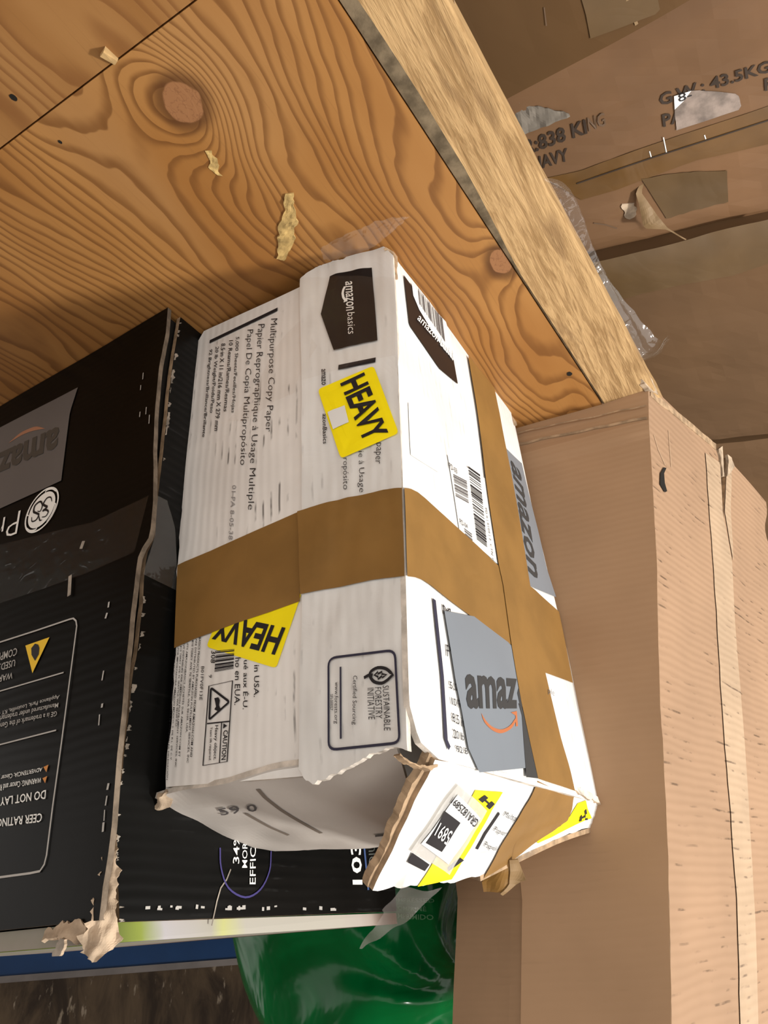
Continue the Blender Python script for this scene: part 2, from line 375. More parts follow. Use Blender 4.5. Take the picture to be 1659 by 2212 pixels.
def text(name, s, items, mat, parent, off=.0009):
    """Printed lettering: items of (words, quad of pixels TL TR BR BL as read, boldness)."""
    for it in items:
        VV, FF = [], []
        body, quad = it[0], it[1]; bold = it[2] if len(it) > 2 else 0.0
        V, F = glyphs(body, bold)
        lo, hi = V.min(axis=0), V.max(axis=0); T = (V-lo)/np.maximum(hi-lo, 1e-6)
        tl, tr, br, bl = [s.uv(q) for q in quad]; b = len(VV)
        for a, c in T:
            q = (tl*(1-a)+tr*a)*c+(bl*(1-a)+br*a)*(1-c); VV.append(s.p(q[0], q[1], off))
        N = s.sign*s._n0(*tl)
        for f in F:
            P = [VV[b+i] for i in f[:3]]; f = tuple(b+i for i in f)
            FF.append(f if np.cross(P[1]-P[0], P[2]-P[0])@N > 0 else f[::-1])
        o = link(name, mesh(name, VV, FF, mat), parent)
    return o
def bars(s, quad, n, fill=.5, seed=1):
    """Barcode: bars run from edge TL-TR to edge BL-BR."""
    rr = random.Random(seed); tl, tr, br, bl = [np.asarray(q, float) for q in quad]; w = [rr.choice((1, 1, 2, 3)) for _ in range(2*n)]; tot = sum(w); x = 0; out = []
    for k in range(2*n):
        a, b = x/tot, (x+w[k])/tot; x += w[k]
        if k % 2 == 0: out.append([tl+(tr-tl)*a, tl+(tr-tl)*b, bl+(br-bl)*b, bl+(br-bl)*a])
    return out
def barcode(name, s, quads, mat, parent, off):
    V, F = [], []
    for q in quads:
        b = len(V); V += [s.p(*s.uv(p), off) for p in q]; F.append((b, b+1, b+2, b+3))
    return link(name, mesh(name, V, F, mat), parent)
def hexa(name, bottom, top, mat, parent=None, kind=None):
    V = [np.asarray(p, float) for p in bottom]+[np.asarray(p, float) for p in top]; n = len(bottom)
    F = [tuple(range(n))[::-1], tuple(range(n, 2*n))]+[(i, (i+1) % n, (i+1) % n+n, i+n) for i in range(n)]
    c = np.mean(V, axis=0); G = []
    for f in F:
        P = [V[i] for i in f]; nn = np.cross(P[1]-P[0], P[2]-P[0]); G.append(f if nn@(np.mean(P, axis=0)-c) > 0 else f[::-1])
    uv = [(p[0]+p[1], p[2]+p[1]*.5) for p in V]
    return link(name, mesh(name, V, G, mat, None, uv), parent, kind)
def wavy(a, f, sd): return lambda u, v: a*nz(u*f+sd, v*f+sd*1.3)

# ================================================================== SETTING
o = hexa('floor', [(-3, -2.5, -.80), (4.5, -2.5, -.80), (4.5, 4.5, -.80), (-3, 4.5, -.80)], [(-3, -2.5, -.76), (4.5, -2.5, -.76), (4.5, 4.5, -.76), (-3, 4.5, -.76)], 'floor', None, 'structure')
o = hexa('wall_back', [(.55, 3.6, -.76), (3.9, .9, -.76), (3.95, .97, -.76), (.60, 3.67, -.76)], [(.55, 3.6, 2.4), (3.9, .9, 2.4), (3.95, .97, 2.4), (.60, 3.67, 2.4)], 'wall', None, 'structure')

o = hexa('wall_end', [(-3, 4.3, -.76), (1.6, 4.3, -.76), (1.6, 4.38, -.76), (-3, 4.38, -.76)], [(-3, 4.3, 2.4), (1.6, 4.3, 2.4), (1.6, 4.38, 2.4), (-3, 4.38, 2.4)], 'floor', None, 'structure')

# ------------------------------------------------------------------ plywood deck
def slab_prism(name, outline, z0, z1, mat):
    return hexa(name, [(x, y, z0) for x, y in outline], [(x, y, z1) for x, y in outline], mat)
e0, e1 = at_z((727, 0), 0), at_z((1290, 858), 0); ed = (e1-e0)/np.linalg.norm(e1-e0)
def edge_at(y): return e0[0]+(y-e0[1])*(e1[0]-e0[0])/(e1[1]-e0[1])
s0, s1 = at_z((0, 320), 0), at_z((420, 0), 0)
def seam_at(x): return s0[1]+(x-s0[0])*(s1[1]-s0[1])/(s1[0]-s0[0])
g = .0006
o = slab_prism('plywood_sheet', [(edge_at(seam_at(.1)), seam_at(.1)+g), (edge_at(1.3), 1.3), (.98, 1.3), (.98, seam_at(.98)+g)], -.018, 0, 'ply_main')
tag(o, 'orange-brown plywood deck sheet with swirling grain and two knots under the boxes', 'plywood'); sheet = o
o2 = slab_prism('plywood_sheet', [(edge_at(-.5), -.5), (edge_at(seam_at(.1)), seam_at(.1)-g), (.98, seam_at(.98)-g), (.98, -.5)], -.018, 0, 'ply_pale')
tag(o2, 'paler bare plywood deck sheet beyond the seam, with a splinter and nail hole', 'plywood')
deck = plane_surf((0, 0, 0), (1, 0, 0), (0, 1, 0))
# dried glue smear on the deck
gs = plane_surf((0, 0, 0), (1, 0, 0), (0, 1, 0), lambda u, v: .0012+.002*abs(nz(u*160, v*160)))
loft('glue_smear', gs, [(616, 420), (614, 455), (604, 490), (600, 520), (598, 560)], [(634, 418), (637, 450), (643, 478), (636, 520), (622, 552), (612, 563)], ['glue', 'glue'], sheet, 26, 6, 0, .004, (.002, .002))
loft('glue_crumb', gs, Z('a', (880, 655), (905, 690), (905, 730), (930, 760)), Z('a', (905, 655), (935, 690), (940, 730), (965, 765)), ['glue', 'glue'], sheet, 12, 3, -.001, .003, (.002, .002))
# splinter and nail hole on the pale sheet
c0, c1 = at_z((222, 108), 0), at_z((252, 132), 0)
u = c1-c0; w = np.array([-u[1], u[0], 0]); w = w/np.linalg.norm(w)*.0035
ch = hexa('splinter', [c0-w, c0+w, c1+w*.7, c1-w*.7], [c0-w*.6+[0, 0, .006], c0+w*.8+[0, 0, .007], c1+w*.5+[0, 0, .003], c1-w*.5+[0, 0, .003]], 'wood_chip', o2)
def spot(name, px, r, mat, parent, z=.0004):
    c = at_z(px, 0); V = [c+[0, 0, z]]+[c+[math.cos(a)*r*(1+.3*nz(a, px[0])), math.sin(a)*r*1.3*(1+.3*nz(a, 9)), z] for a in np.linspace(0, 2*math.pi, 12, endpoint=False)]
    return link(name, mesh(name, V, [(0, i+1, (i+1) % 12+1) for i in range(12)], mat), parent)
spot('nail_hole', (29, 210), .0022, 'dark_core', o2); spot('nail_hole', (130, 306), .0013, 'dark_core', sheet); spot('nail_hole', (1230, 807), .0030, 'dark_core', sheet)
# rough front board along the deck edge
bl = []; b0, b1 = at_z((967, 0), -.006), at_z((1402, 815), -.006)
nb = 46; V, F, mi = [], [], []
for i in range(nb+1):
    y = -.25+(1.3+.25)*i/nb; xi = edge_at(y)-.0012; xo = b0[0]+(y-b0[1])*(b1[0]-b0[0])/(b1[1]-b0[1]); j = nz(y*40, 2)*.0018; k = nz(y*22, 5)*.0022
    gw = .011+.004*nz(y*9, 4); gw = max(.002, gw*min(1, max(.1, (.52-y)*6)))
    V += [(xi, y, -.040), (xi, y, -.0015+j*.4), (xi-gw, y, -.0002+j*.5), (xo+.002+k, y, -.005+j), (xo+k, y, -.010+j), (xo+.001+k*.5, y, -.046)]
for i in range(nb):
    for q in range(6):
        a, b = i*6+q, i*6+(q+1) % 6; F.append((a, b, b+6, a+6)); mi.append(1 if q == 1 else 0)
F += [tuple(range(6)), tuple(range(nb*6, nb*6+6))[::-1]]; mi += [0, 0]
o = link('lumber_board', mesh('lumber_board', V, F, ['lumber', 'lumber_grey'], mi))
tag(o, 'rough-sawn pale pine board along the front edge of the plywood deck', 'board')
# rails that carry the deck on the floor
for k, (x, y) in enumerate(((.48, -.3), (.48, 1.15))):
    o = hexa('deck_support', [(x-.10, y-.04, -.76), (x+.48, y-.04, -.76), (x+.48, y+.04, -.76), (x-.10, y+.04, -.76)], [(x-.10, y-.04, -.018), (x+.48, y-.04, -.018), (x+.48, y+.04, -.018), (x-.10, y+.04, -.018)], 'blue')
    tag(o, 'blue steel support under the plywood deck, %s end' % ('near' if k == 0 else 'far'), 'support')

# next rack level overhead, on posts: unseen, added to block light from above
up_ = thing('unseen_upper_deck', (.85, .6, -.76), 'unseen plywood deck of the next rack level, added to block overhead light', 'plywood')
hexa('deck_sheet', [(.0, -1.2, 1.02), (1.55, -1.2, 1.02), (1.55, 2.2, 1.02), (.0, 2.2, 1.02)], [(.0, -1.2, 1.04), (1.55, -1.2, 1.04), (1.55, 2.2, 1.04), (.0, 2.2, 1.04)], 'ply_pale', up_)
for x in (.20, 1.47):
    for y in (-1.15, 2.1): hexa('deck_post', [(x, y, -.76), (x+.07, y, -.76), (x+.07, y+.07, -.76), (x, y+.07, -.76)], [(x, y, 1.02), (x+.07, y, 1.02), (x+.07, y+.07, 1.02), (x, y+.07, 1.02)], 'blue', up_)

nb_ = thing('unseen_carton', (.74, -.52, 0), 'unseen brown carton on the paler plywood sheet, added to shade the black box', 'box')  # out-of-view carton, added to darken the deck and the black box
hexa('carton_shell', [(.46, -.80, 0), (.96, -.80, 0), (.96, -.26, 0), (.46, -.26, 0)], [(.46, -.80, .50), (.96, -.80, .50), (.96, -.26, .50), (.46, -.26, .50)], 'carton', nb_)
hexa('tape_strip', [(.68, -.261, .0), (.73, -.261, .0), (.73, -.259, .0), (.68, -.259, .0)], [(.68, -.261, .505), (.73, -.261, .505), (.73, -.259, .505), (.68, -.259, .505)], 'kraft', nb_)

# ================================================================== WHITE PAPER BOX
box = thing('paper_box', (.30, .54, 0), 'battered white copy paper box standing on end, kraft tape and yellow stickers', 'box')
S_L = plane_surf((0, .371, 0), (1, 0, 0), (0, 0, 1), wavy(.0012, 14, 1))
m_px = [(648, 603), (648, 700), (650, 820), (651, 960), (650, 1100), (651, 1285), (649, 1400), (645, 1530), (644, 1700)]
c_px = [(848, 545), (855, 680), (859, 800), (867, 940), (870, 1057), (876, 1247), (880, 1400), (884, 1520), (892, 1640)]
A_ = [on_plane(q, (0, 1, 0), (0, .3665, 0)) for q in m_px]; B_ = [on_plane(q, (1, 0, 0), (.19, 0, 0)) for q in c_px]; B_[0] = at_z((846, 538), .006); B_[1] = on_plane(c_px[1], (1, 0, 0), (.1875, 0, 0))
S_R = ruled(smooth_poly(A_, 4), smooth_poly(B_, 4), lambda u, v: .0020*nz(u*3+2, v*7)+(.0030*math.exp(-((v-.03)/.05)**2)*(.4+nz(u*5, 3)))+.0007*nz(u*9, v*16))
S_S = plane_surf((.19, 0, 0), (0, 1, 0), (0, 0, 1), wavy(.0012, 12, 5))
# panels
lh = loft('end_panel', S_L, Z('d', (160, 608), (105, 700), (85, 1000), (55, 1300), (30, 1600))+[(384, 1200), (383, 1230), (380, 1400), (372, 1520), (358, 1700)],
          [(664, 612), (664, 800), (664, 1100), (664, 1400), (664, 1676)], ['white_board', 'torn_white'], box, 60, 40, 0, .004, (.0018, 0))
rh = loft('overlap_flap', S_R, [(648, 602), (680, 578), (708, 566), (742, 560), (768, 536), (790, 522), (812, 520), (838, 540), (849, 551)],
          [(645, 1661), (655, 1680), (677, 1692), (700, 1682), (746, 1661), (797, 1632), (847, 1612), (880, 1622)], ['white_flap', 'torn_white'], box, 64, 64, 0, .004, (.001, .0012))
sd = loft('side_panel', S_S, [(852, 556), (856, 680), (860, 800), (867.5, 940), (870.5, 1057), (876.5, 1247), (880.5, 1400), (884, 1520), (905, 1600), (948, 1640)],
          Z('e', (600, 620), (690, 740), (770, 870), (880, 985), (890, 1050))[3:]+[(1126, 985), (1160, 1140), (1205, 1320), (1235, 1450), (1262, 1580), (1296, 1735)], ['white_flap', 'torn_white'], box, 64, 48, 0, .004, (0, .0012))
# corner foot of the side panel: the lower edge slopes back along the deck
V0 = [(.191, .398, 0), (.191, .706, 0), (.398, .660, 0), (.398, .376, 0)]
hexa('bottom_panel', [(a, b, 0) for a, b, c in V0], [(a, b, .006) for a, b, c in V0], 'raw', box)
hexa('back_panel', [(.194, .702, 0), (.398, .655, 0), (.398, .660, 0), (.194, .707, 0)], [(.194, .716, .446), (.398, .655, .446), (.398, .660, .446), (.194, .721, .446)], 'white_flap', box)
hexa('hidden_side_panel', [(.396, .376, 0), (.400, .376, 0), (.400, .655, 0), (.396, .655, 0)], [(.396, .376, .446), (.400, .376, .446), (.400, .655, .446), (.396, .655, .446)], 'white_flap', box)
# top flap (hinged at the end panel, its free edge a little raised)
S_T = ruled(smooth_poly([(.405, .3725, .4485), (.300, .3690, .4470), (.205, .3700, .4440)], 5), smooth_poly([(.403, .492, .4770), (.300, .494, .4855), (.198, .494, .4870)], 5),
            lambda u, v: .0022*nz(u*4, v*5+4)+.004*math.sin(math.pi*min(1, max(0, u)))*.6)
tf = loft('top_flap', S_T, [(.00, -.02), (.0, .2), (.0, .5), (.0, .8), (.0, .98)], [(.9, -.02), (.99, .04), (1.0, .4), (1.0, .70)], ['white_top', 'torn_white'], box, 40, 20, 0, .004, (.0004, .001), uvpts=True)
text('stamped_number', S_T, [('59 0', Z('k', (466, 400), (702, 372), (712, 415), (495, 440)), .012)], 'ink_soft', tf)
for k, (a, b, w) in enumerate(((Z('k', (640, 430), (700, 465), (790, 515), (895, 560)), 0, .0042), (Z('k', (712, 285), (760, 340), (850, 410), (930, 460), (1010, 505), (1090, 548)), 0, .0042))):
    strokes('dirt_mark', S_T, [(resample(a, 14), w*.8, False)], 'dirt', tf, .0006)
text('tear_mark', S_T, [('-', Z('k', (1412, 556), (1476, 548), (1478, 560), (1412, 568)))], 'ink_soft', tf)
# raised label flap, hinged at the side panel
H = [(.190, .383, .4555), (.190, .470, .4500), (.190, .556, .4465), (.190, .650, .4440), (.190, .724, .4480)]
E_ = [(.250, .404, .518), (.245, .470, .5135), (.240, .540, .508), (.211, .640, .481), (.2005, .728, .4660)]
S_F = ruled(smooth_poly(H, 4), smooth_poly(E_, 4), lambda u, v: .0010*nz(u*5, v*9))
fl = loft('label_flap', S_F, [(0, .0), (.0, .25), (0, .5), (0, .75), (0, 1)], [(1, .0), (1, .25), (1, .5), (1, .75), (1, 1)], ['white_flap', 'raw'], box, 50, 16, 0, .005, (0, .0015), uvpts=True)
# the rest of that flap, folded over the top beyond the ridge
S_B = ruled(smooth_poly([E_[2], E_[3], E_[4]], 4), smooth_poly([(.30, .56, .488), (.30, .64, .470), (.30, .715, .455)], 4))
loft('folded_flap_end', S_B, [(0, 0), (0, 1)], [(1, 0), (1, 1)], ['white_flap', 'raw'], box, 12, 8, 0, .004, uvpts=True)
# torn brown rim of the label flap and of the flap corner
loft('torn_rim', S_F, [(-.02, -.008), (.25, -.020), (.5, -.016), (.75, -.012), (1.0, -.008)], [(-.02, .004), (.25, .002), (.5, .003), (.75, .003), (1.0, .003)], ['raw', 'raw'], box, 40, 4, -.003, .005, (.002, .001), uvpts=True)
loft('torn_rim', S_S, Z('i', (60, 1420), (130, 1470), (200, 1500), (280, 1500), (330, 1500)), Z('i', (55, 1432), (130, 1482), (215, 1518), (275, 1545), (325, 1520)), ['raw', 'raw'], box, 24, 3, -.001, .004, (.001, .0015))
cr = loft('crushed_corner', plane_surf((.402, .368, .447), M3[:, 0], M3[:, 1]*.9+M3[:, 2]*.3, lambda u, v: .004*nz(u*120, v*120)), Z('l', (1195, 35), (1130, 75), (1105, 130), (1098, 150)), Z('l', (1240, 40), (1225, 90), (1215, 130), (1180, 160)), ['torn', 'torn'], box, 12, 8, 0, .004, (.003, .002))
loft('crushed_corner', plane_surf((.19, .73, .447), (0, 1, 0), (0, 0, 1), lambda u, v: .003*nz(u*90, v*90)), Z('i', (1275, 1640), (1380, 1690), (1470, 1745)), Z('i', (1285, 1690), (1390, 1740), (1490, 1790)), ['torn_white', 'torn'], box, 16, 5, .002, .005, (.001, .002))
loft('torn_rim', S_S, Z('p', (770, 520), (815, 560), (820, 650), (835, 740)), Z('p', (850, 565), (850, 610), (845, 680), (850, 745)), ['raw', 'raw'], box, 14, 3, .0015, .003, (.002, .001))

# ---- kraft tape
def band(name, s, top, bot, parent, off=.0014): return loft(name, s, top, bot, 'kraft', parent, 30, 14, off, 0)
band('kraft_tape', S_L, [(386, 1222), (400, 1215), (460, 1190), (560, 1145), (649, 1106)], [(379, 1401), (420, 1382), (500, 1352), (580, 1325), (650, 1300)], lh)
band('kraft_tape', S_R, [(644, 1106), (700, 1089), (760, 1075), (830, 1060), (870, 1056)], [(651, 1285), (700, 1275), (770, 1262), (830, 1251), (876, 1246)], rh)
band('kraft_tape', S_S, [(870, 1055.5), (890, 1058), (908, 1071), (960, 1118), (1020, 1172), (1070, 1220), (1150, 1272), (1205, 1322)], [(876, 1246), (900, 1249), (920, 1260), (970, 1300), (1025, 1340), (1099, 1392), (1170, 1452), (1235, 1476)], sd)
loft('kraft_tape', S_S, Z('e', (605, 668), (640, 880), (692, 1245), (722, 1500), (795, 1985))+Z('i', (770, 200), (830, 640), (865, 850), (900, 1050), (960, 1330), (1020, 1602)),
     Z('e', (770, 870), (805, 1040), (850, 1280), (920, 1650), (1000, 2150))+Z('i', (980, 300), (1070, 825), (1130, 1080), (1190, 1330), (1250, 1530), (1285, 1690)), 'kraft', sd, 60, 12, .0020)
loft('kraft_tape', S_F, Z('j', (1172, 268), (1120, 380), (1060, 480), (1010, 560), (960, 640), (915, 730), (868, 815)), Z('j', (1372, 352), (1360, 430), (1335, 492), (1260, 545), (1190, 588), (1080, 672), (965, 755)), 'kraft', fl, 30, 12, .0012)

# ---- print on the end panel
q4 = lambda k, a, b, c, d: Z(k, a, b, c, d)
strokes('printed_rule', S_L, [(Z('d', (572, 490), (192, 672)), .0042, False)], 'ink', lh)
text('product_lettering', S_L, [('Multipurpose Copy Paper', q4('d', (572, 541), (540, 1176), (494, 1176), (524, 545)), -.008),
    ('Papier Reprographique à Usage Multiple', q4('d', (500, 572), (440, 1612), (396, 1612), (452, 576)), -.008), ('Papel De Copia Multipropósito', q4('d', (436, 603), (396, 1362), (352, 1362), (394, 606)), -.008),
    ('5,000 Sheets/Feuilles/Hojas', q4('d', (358, 643), (332, 1070), (308, 1068), (334, 645)), .004), ('10 Reams/Rames/Resmas', q4('d', (323, 663), (292, 1062), (270, 1062), (301, 665)), .004),
    ('8.5 in X 11 in/216 mm X 279 mm', q4('d', (281, 680), (242, 1170), (218, 1170), (257, 682)), .004), ('20 lb Weight/Poids/Peso', q4('d', (244, 698), (212, 1070), (188, 1070), (220, 700)), .004),
    ('92 Brightness/Brillance/Brillante', q4('d', (208, 713), (167, 1206), (145, 1206), (186, 715)), .004)], 'ink', lh)
text('stamped_code', S_L, [('01 PA 8-05-38', q4('c', (1516, 1330), (1492, 1680), (1466, 1678), (1490, 1330)))], 'ink_grey', lh)
text('origin_lettering', S_L, [('in USA.', q4('h', (641, 1070), (638, 1262), (608, 1262), (610, 1072)), .004), ('ué aux É-U.', q4('h', (583, 1040), (576, 1336), (542, 1336), (548, 1042)), .004), ('ho en EUA.', q4('h', (530, 1025), (524, 1310), (492, 1310), (497, 1027)), .004),
    ('308', q4('h', (382, 985), (377, 1060), (350, 1058), (354, 985)), .004), ('9', q4('h', (358, 1128), (357, 1146), (338, 1146), (340, 1128))), ('B01FV0F13E', q4('h', (312, 1078), (300, 1280), (282, 1280), (294, 1078)))], 'ink', lh)
fine = [('BASICS PRODUCTS PURCHASED FROM AMAZON.COM AND', 292, 905, 240, 1620), ('ARE DISTRIBUTED BY AMAZON FULFILLMENT SERVICES, INC', 270, 912, 218, 1655), ('410 TERRY AVE. N. SEATTLE, WA 98109, USA.', 249, 920, 212, 1475),
        ('UITS AMAZONBASICS ACHETÉS SUR AMAZON.COM ET', 221, 930, 170, 1618), ('NT DISTRIBUÉS PAR AMAZON FULFILLMENT SERVICES, INC', 198, 942, 148, 1680), ('410 TERRY AVE. N. SEATTLE, WA 98109 É-U.', 180, 955, 150, 1440),
        ('POR IMPORTADORA AMAZON MÉXICO, S. DE R.L. DE C.V.', 163, 968, 120, 1640), ('PAZ NO.73 PISO 7 COLONIA SANTA FE CUAJIMALPA DELEGACIÓN', 145, 975, 96, 1755)]
text('fine_print', S_L, [(w, q4('h', (a, b), (c, d), (c-12, d), (a-12, b)), .006) for w, a, b, c, d in fine], 'ink', lh)
barcode('barcode', S_L, bars(S_L, q4('h', (492, 975), (486, 1098), (372, 1118), (384, 985)), 11, seed=3), 'ink', lh, .0009)
strokes('caution_frame', S_L, [(Z('h', (340, 1195), (481, 1164), (449, 1646), (305, 1670)), .0010, True), (Z('h', (329, 1420), (466, 1406)), .0009, False), (Z('h', (416, 1412), (403, 1652)), .0009, False),
    (rounded(Z('h', (352, 1206), (462, 1290), (342, 1396)), 5), .0016, True)], 'ink', lh)
poly('caution_figure', S_L, Z('h', (372, 1268), (396, 1262), (405, 1280), (400, 1310), (408, 1330), (392, 1345), (372, 1335), (382, 1318), (378, 1295)), 'ink', lh)
poly('caution_mark', S_L, Z('h', (424, 1450), (448, 1432), (427, 1418)), 'ink', lh)
text('caution_lettering', S_L, [('CAUTION', q4('h', (455, 1458), (441, 1635), (414, 1638), (427, 1460)), .018), ('Heavy object.', q4('h', (396, 1430), (385, 1638), (362, 1638), (372, 1430)), .008), ('Team lift required.', q4('h', (361, 1440), (352, 1642), (336, 1642), (345, 1440)), .01)], 'ink', lh)
def sticker(name, s, quad, parent, off, r=10, mat='yellow'):
    pts = rounded(quad, r, 3); uv = [s.uv(q) for q in pts]; c = np.mean(uv, axis=0)
    V = [s.p(c[0], c[1], off)]; F = []; n = len(uv); rings = 5
    for k in range(1, rings+1):
        for q in uv: w = c+(q-c)*k/rings; V.append(s.p(w[0], w[1], off))
    for i in range(n):
        j = (i+1) % n; F.append((0, 1+i, 1+j))
        for k in range(rings-1): F.append((1+k*n+i, 1+(k+1)*n+i, 1+(k+1)*n+j, 1+k*n+j))
    UV = [(v[0]+v[1], v[2]) for v in V]
    return link(name, mesh(name, V, F, mat, None, UV), parent)
sticker('heavy_sticker', S_L, Z('h', (895, 640), (742, 1090), (325, 962), (430, 700)), lh, .0010, 9)
text('heavy_lettering', S_L, [('HEAVY', q4('h', (735, 1012), (358, 916), (410, 770), (800, 848)), .03)], 'ink', lh, .0013)

# ---- print on the overlapping flap
loft('black_logo', S_R, Z('d', (865, 310), (840, 415), (815, 520), (850, 620), (887, 722)), Z('d', (1100, 262), (1108, 370), (1117, 470), (1125, 570), (1132, 668)), 'bg_black', rh, 28, 20, .0016)
text('logo_lettering', S_R, [('amazon', q4('d', (992, 342), (1002, 502), (958, 508), (953, 345)), .006), ('basics', q4('d', (1006, 515), (1014, 634), (970, 638), (966, 518)), -.006)], 'white_ink', rh, .0026)
strokes('logo_smile', S_R, [(Z('d', (952, 372), (943, 390), (939, 410), (943, 432), (956, 452)), .0022, False), (Z('d', (945, 458), (957, 454), (962, 438)), .0015, False)], 'white_ink', rh, .0026)
strokes('printed_rule', S_R, [(Z('d', (1120, 775), (912, 817)), .0052, False)], 'ink', rh, .0011)
text('small_lettering', S_R, [('amazo', q4('d', (839, 825), (842, 915), (818, 917), (816, 827)), .01), ('azonBasics', q4('d', (848, 1075), (851, 1243), (827, 1245), (824, 1077)), .01)], 'ink', rh, .0011)
text('product_lettering', S_R, [('paper', q4('d', (1152, 1238), (1146, 1356), (1106, 1356), (1114, 1240)), -.008), ('ie à Usage', q4('d', (1055, 1285), (1062, 1516), (1020, 1516), (1016, 1288)), -.008), ('ropósito', q4('d', (968, 1322), (972, 1500), (930, 1502), (930, 1325)), -.008)], 'ink', rh, .0011)
sticker('heavy_sticker', S_R, Z('d', (798, 942), (1110, 810), (1252, 1188), (928, 1330)), rh, .0016, 9)
text('heavy_lettering', S_R, [('HEAVY', q4('d', (1060, 850), (1197, 1188), (1062, 1248), (924, 914)), .03)], 'ink', rh, .0024)
patch('torn_patch', S_R, Z('d', (855, 1072), (950, 1034), (974, 1128), (886, 1168)), 'paper', rh, .0022, 3, 3)
strokes('forestry_frame', S_R, [(rounded(Z('h', (1056, 1030), (1452, 983), (1482, 1535), (1058, 1578)), 18), .0016, True), (Z('h', (1128, 1082), (1130, 1511)), .0014, False)], 'ink_navy', rh, .0012)
text('forestry_lettering', S_R, [('SUSTAINABLE', q4('h', (1416, 1193), (1427, 1462), (1388, 1462), (1380, 1195)), -.004), ('FORESTRY', q4('h', (1371, 1203), (1378, 1391), (1339, 1391), (1333, 1205)), -.004), ('INITIATIVE', q4('h', (1327, 1208), (1334, 1396), (1296, 1396), (1289, 1210)), -.004),
    ('Certified Sourcing', q4('h', (1228, 1134), (1226, 1427), (1194, 1427), (1196, 1136))), ('www.forests.org', q4('h', (1118, 1172), (1116, 1421), (1086, 1421), (1088, 1174))), ('SFI-00057', q4('h', (1083, 1244), (1083, 1341), (1066, 1341), (1067, 1246)))], 'ink', rh, .0012)
strokes('forestry_leaf', S_R, [(smooth_poly(Z('h', (1440, 1130), (1400, 1095), (1350, 1088), (1310, 1110), (1305, 1140), (1330, 1172), (1375, 1180), (1410, 1160)), 3), .0020, True), (Z('h', (1268, 1148), (1300, 1130), (1320, 1132)), .0020, False),
    (Z('h', (1330, 1132), (1352, 1112), (1350, 1126), (1376, 1112), (1374, 1126), (1402, 1130), (1376, 1148), (1376, 1138), (1352, 1156), (1352, 1142)), .0014, True)], 'ink', rh, .0012)

# ---- print on the side panel
loft('black_logo', S_S, Z('e', (205, 160), (300, 290), (400, 420), (492, 535), (518, 690), (545, 845)), Z('e', (222, 318), (240, 475), (335, 612), (430, 750), (490, 800), (545, 845)), 'bg_black', sd, 28, 12, .0010)
sticker('barcode_label', S_S, Z('e', (252, 210), (355, 335), (468, 455), (498, 560), (512, 700), (480, 655), (455, 628), (390, 530), (300, 380), (262, 290)), sd, .0014, .2, 'paper')
barcode('barcode', S_S, bars(S_S, Z('e', (290, 245), (448, 440), (466, 590), (300, 345)), 20, seed=5), 'ink_soft', sd, .0018)
text('logo_lettering', S_S, [('amazon basics', q4('e', (305, 405), (520, 655), (512, 700), (282, 440)), .006)], 'white_ink', sd, .0019)
patch('shipping_label', S_S, Z('e', (480, 1290), (720, 1440), (795, 1975), (555, 1770)), 'paper', sd, .0008, 6, 6)
patch('wear_patch', S_S, Z('e', (235, 960), (400, 1090), (425, 1400), (250, 1290)), 'paper', sd, .0006, 4, 4)
text('shipping_lettering', S_S, [('PD-03', q4('e', (487, 1338), (537, 1380), (539, 1412), (490, 1375))), ('PD-04', q4('e', (552, 1690), (602, 1728), (606, 1758), (557, 1725))), ('PD 0 | 0109 | 2  CTN 16', q4('e', (725, 1625), (772, 1975), (757, 1960), (711, 1625)))], 'ink_soft', sd, .0013)
barcode('barcode', S_S, bars(S_S, Z('e', (598, 1455), (612, 1606), (532, 1562), (515, 1412)), 14, seed=7), 'ink_soft', sd, .0013)
barcode('barcode', S_S, bars(S_S, Z('e', (682, 1415), (728, 1880), (664, 1830), (608, 1362)), 34, seed=9), 'ink', sd, .0013)
barcode('barcode', S_S, bars(S_S, Z('e', (630, 1788), (637, 1842), (590, 1800), (583, 1752)), 6, seed=11), 'ink_soft', sd, .0013)
loft('grey_tape', S_S, Z('e', (846, 1250), (920, 1640), (990, 2112)), Z('e', (945, 1345), (1040, 1740), (1100, 2000), (1160, 2185)), 'greytape', sd, 20, 6, .0016)
text('tape_lettering', S_S, [('amazon', q4('e', (935, 1400), (1048, 2085), (982, 2020), (868, 1312)), .02)], 'logo_grey', sd, .0019)
strokes('printed_rule', S_S, [(Z('i', (283, 316), (340, 860), (367, 1320), (392, 1385)), .0045, False)], 'ink_navy', sd, .0010)
text('product_lettering', S_S, [('5,0', q4('i', (392, 903), (447, 922), (449, 985), (396, 962))), ('10', q4('i', (404, 1018), (440, 1030), (442, 1085), (408, 1070))), ('R', q4('i', (455, 1036), (480, 1044), (482, 1100), (457, 1092))), ('8.5 in', q4('i', (411, 1128), (500, 1165), (502, 1240), (416, 1192))), ('20 lb', q4('i', (419, 1245), (497, 1278), (498, 1330), (424, 1312))), ('92 B', q4('i', (438, 1362), (522, 1385), (525, 1428), (446, 1412))), ('M', q4('i', (345, 352), (400, 385), (402, 440), (350, 420)), -.01), ('P', q4('i', (370, 640), (402, 655), (404, 728), (376, 725)), -.01)], 'ink', sd, .0010)
text('product_lettering', S_S, [('ple', q4('i', (1090, 950), (1136, 968), (1134, 1022), (1092, 1000)), -.01)], 'ink_soft', sd, .0024)
gt = loft('grey_tape', S_S, Z('i', (350, 400), (390, 640), (430, 900), (475, 1120), (520, 1380), (600, 1558)), Z('i', (565, 440), (830, 640), (868, 860), (905, 1100), (925, 1330), (938, 1525)), 'greytape', sd, 24, 8, .0016)
poly('dark_tape_margin', S_S, Z('i', (880, 1060), (905, 1080), (960, 1330), (1020, 1600), (935, 1590), (930, 1500), (905, 1150)), 'logo_grey', sd, .0018)
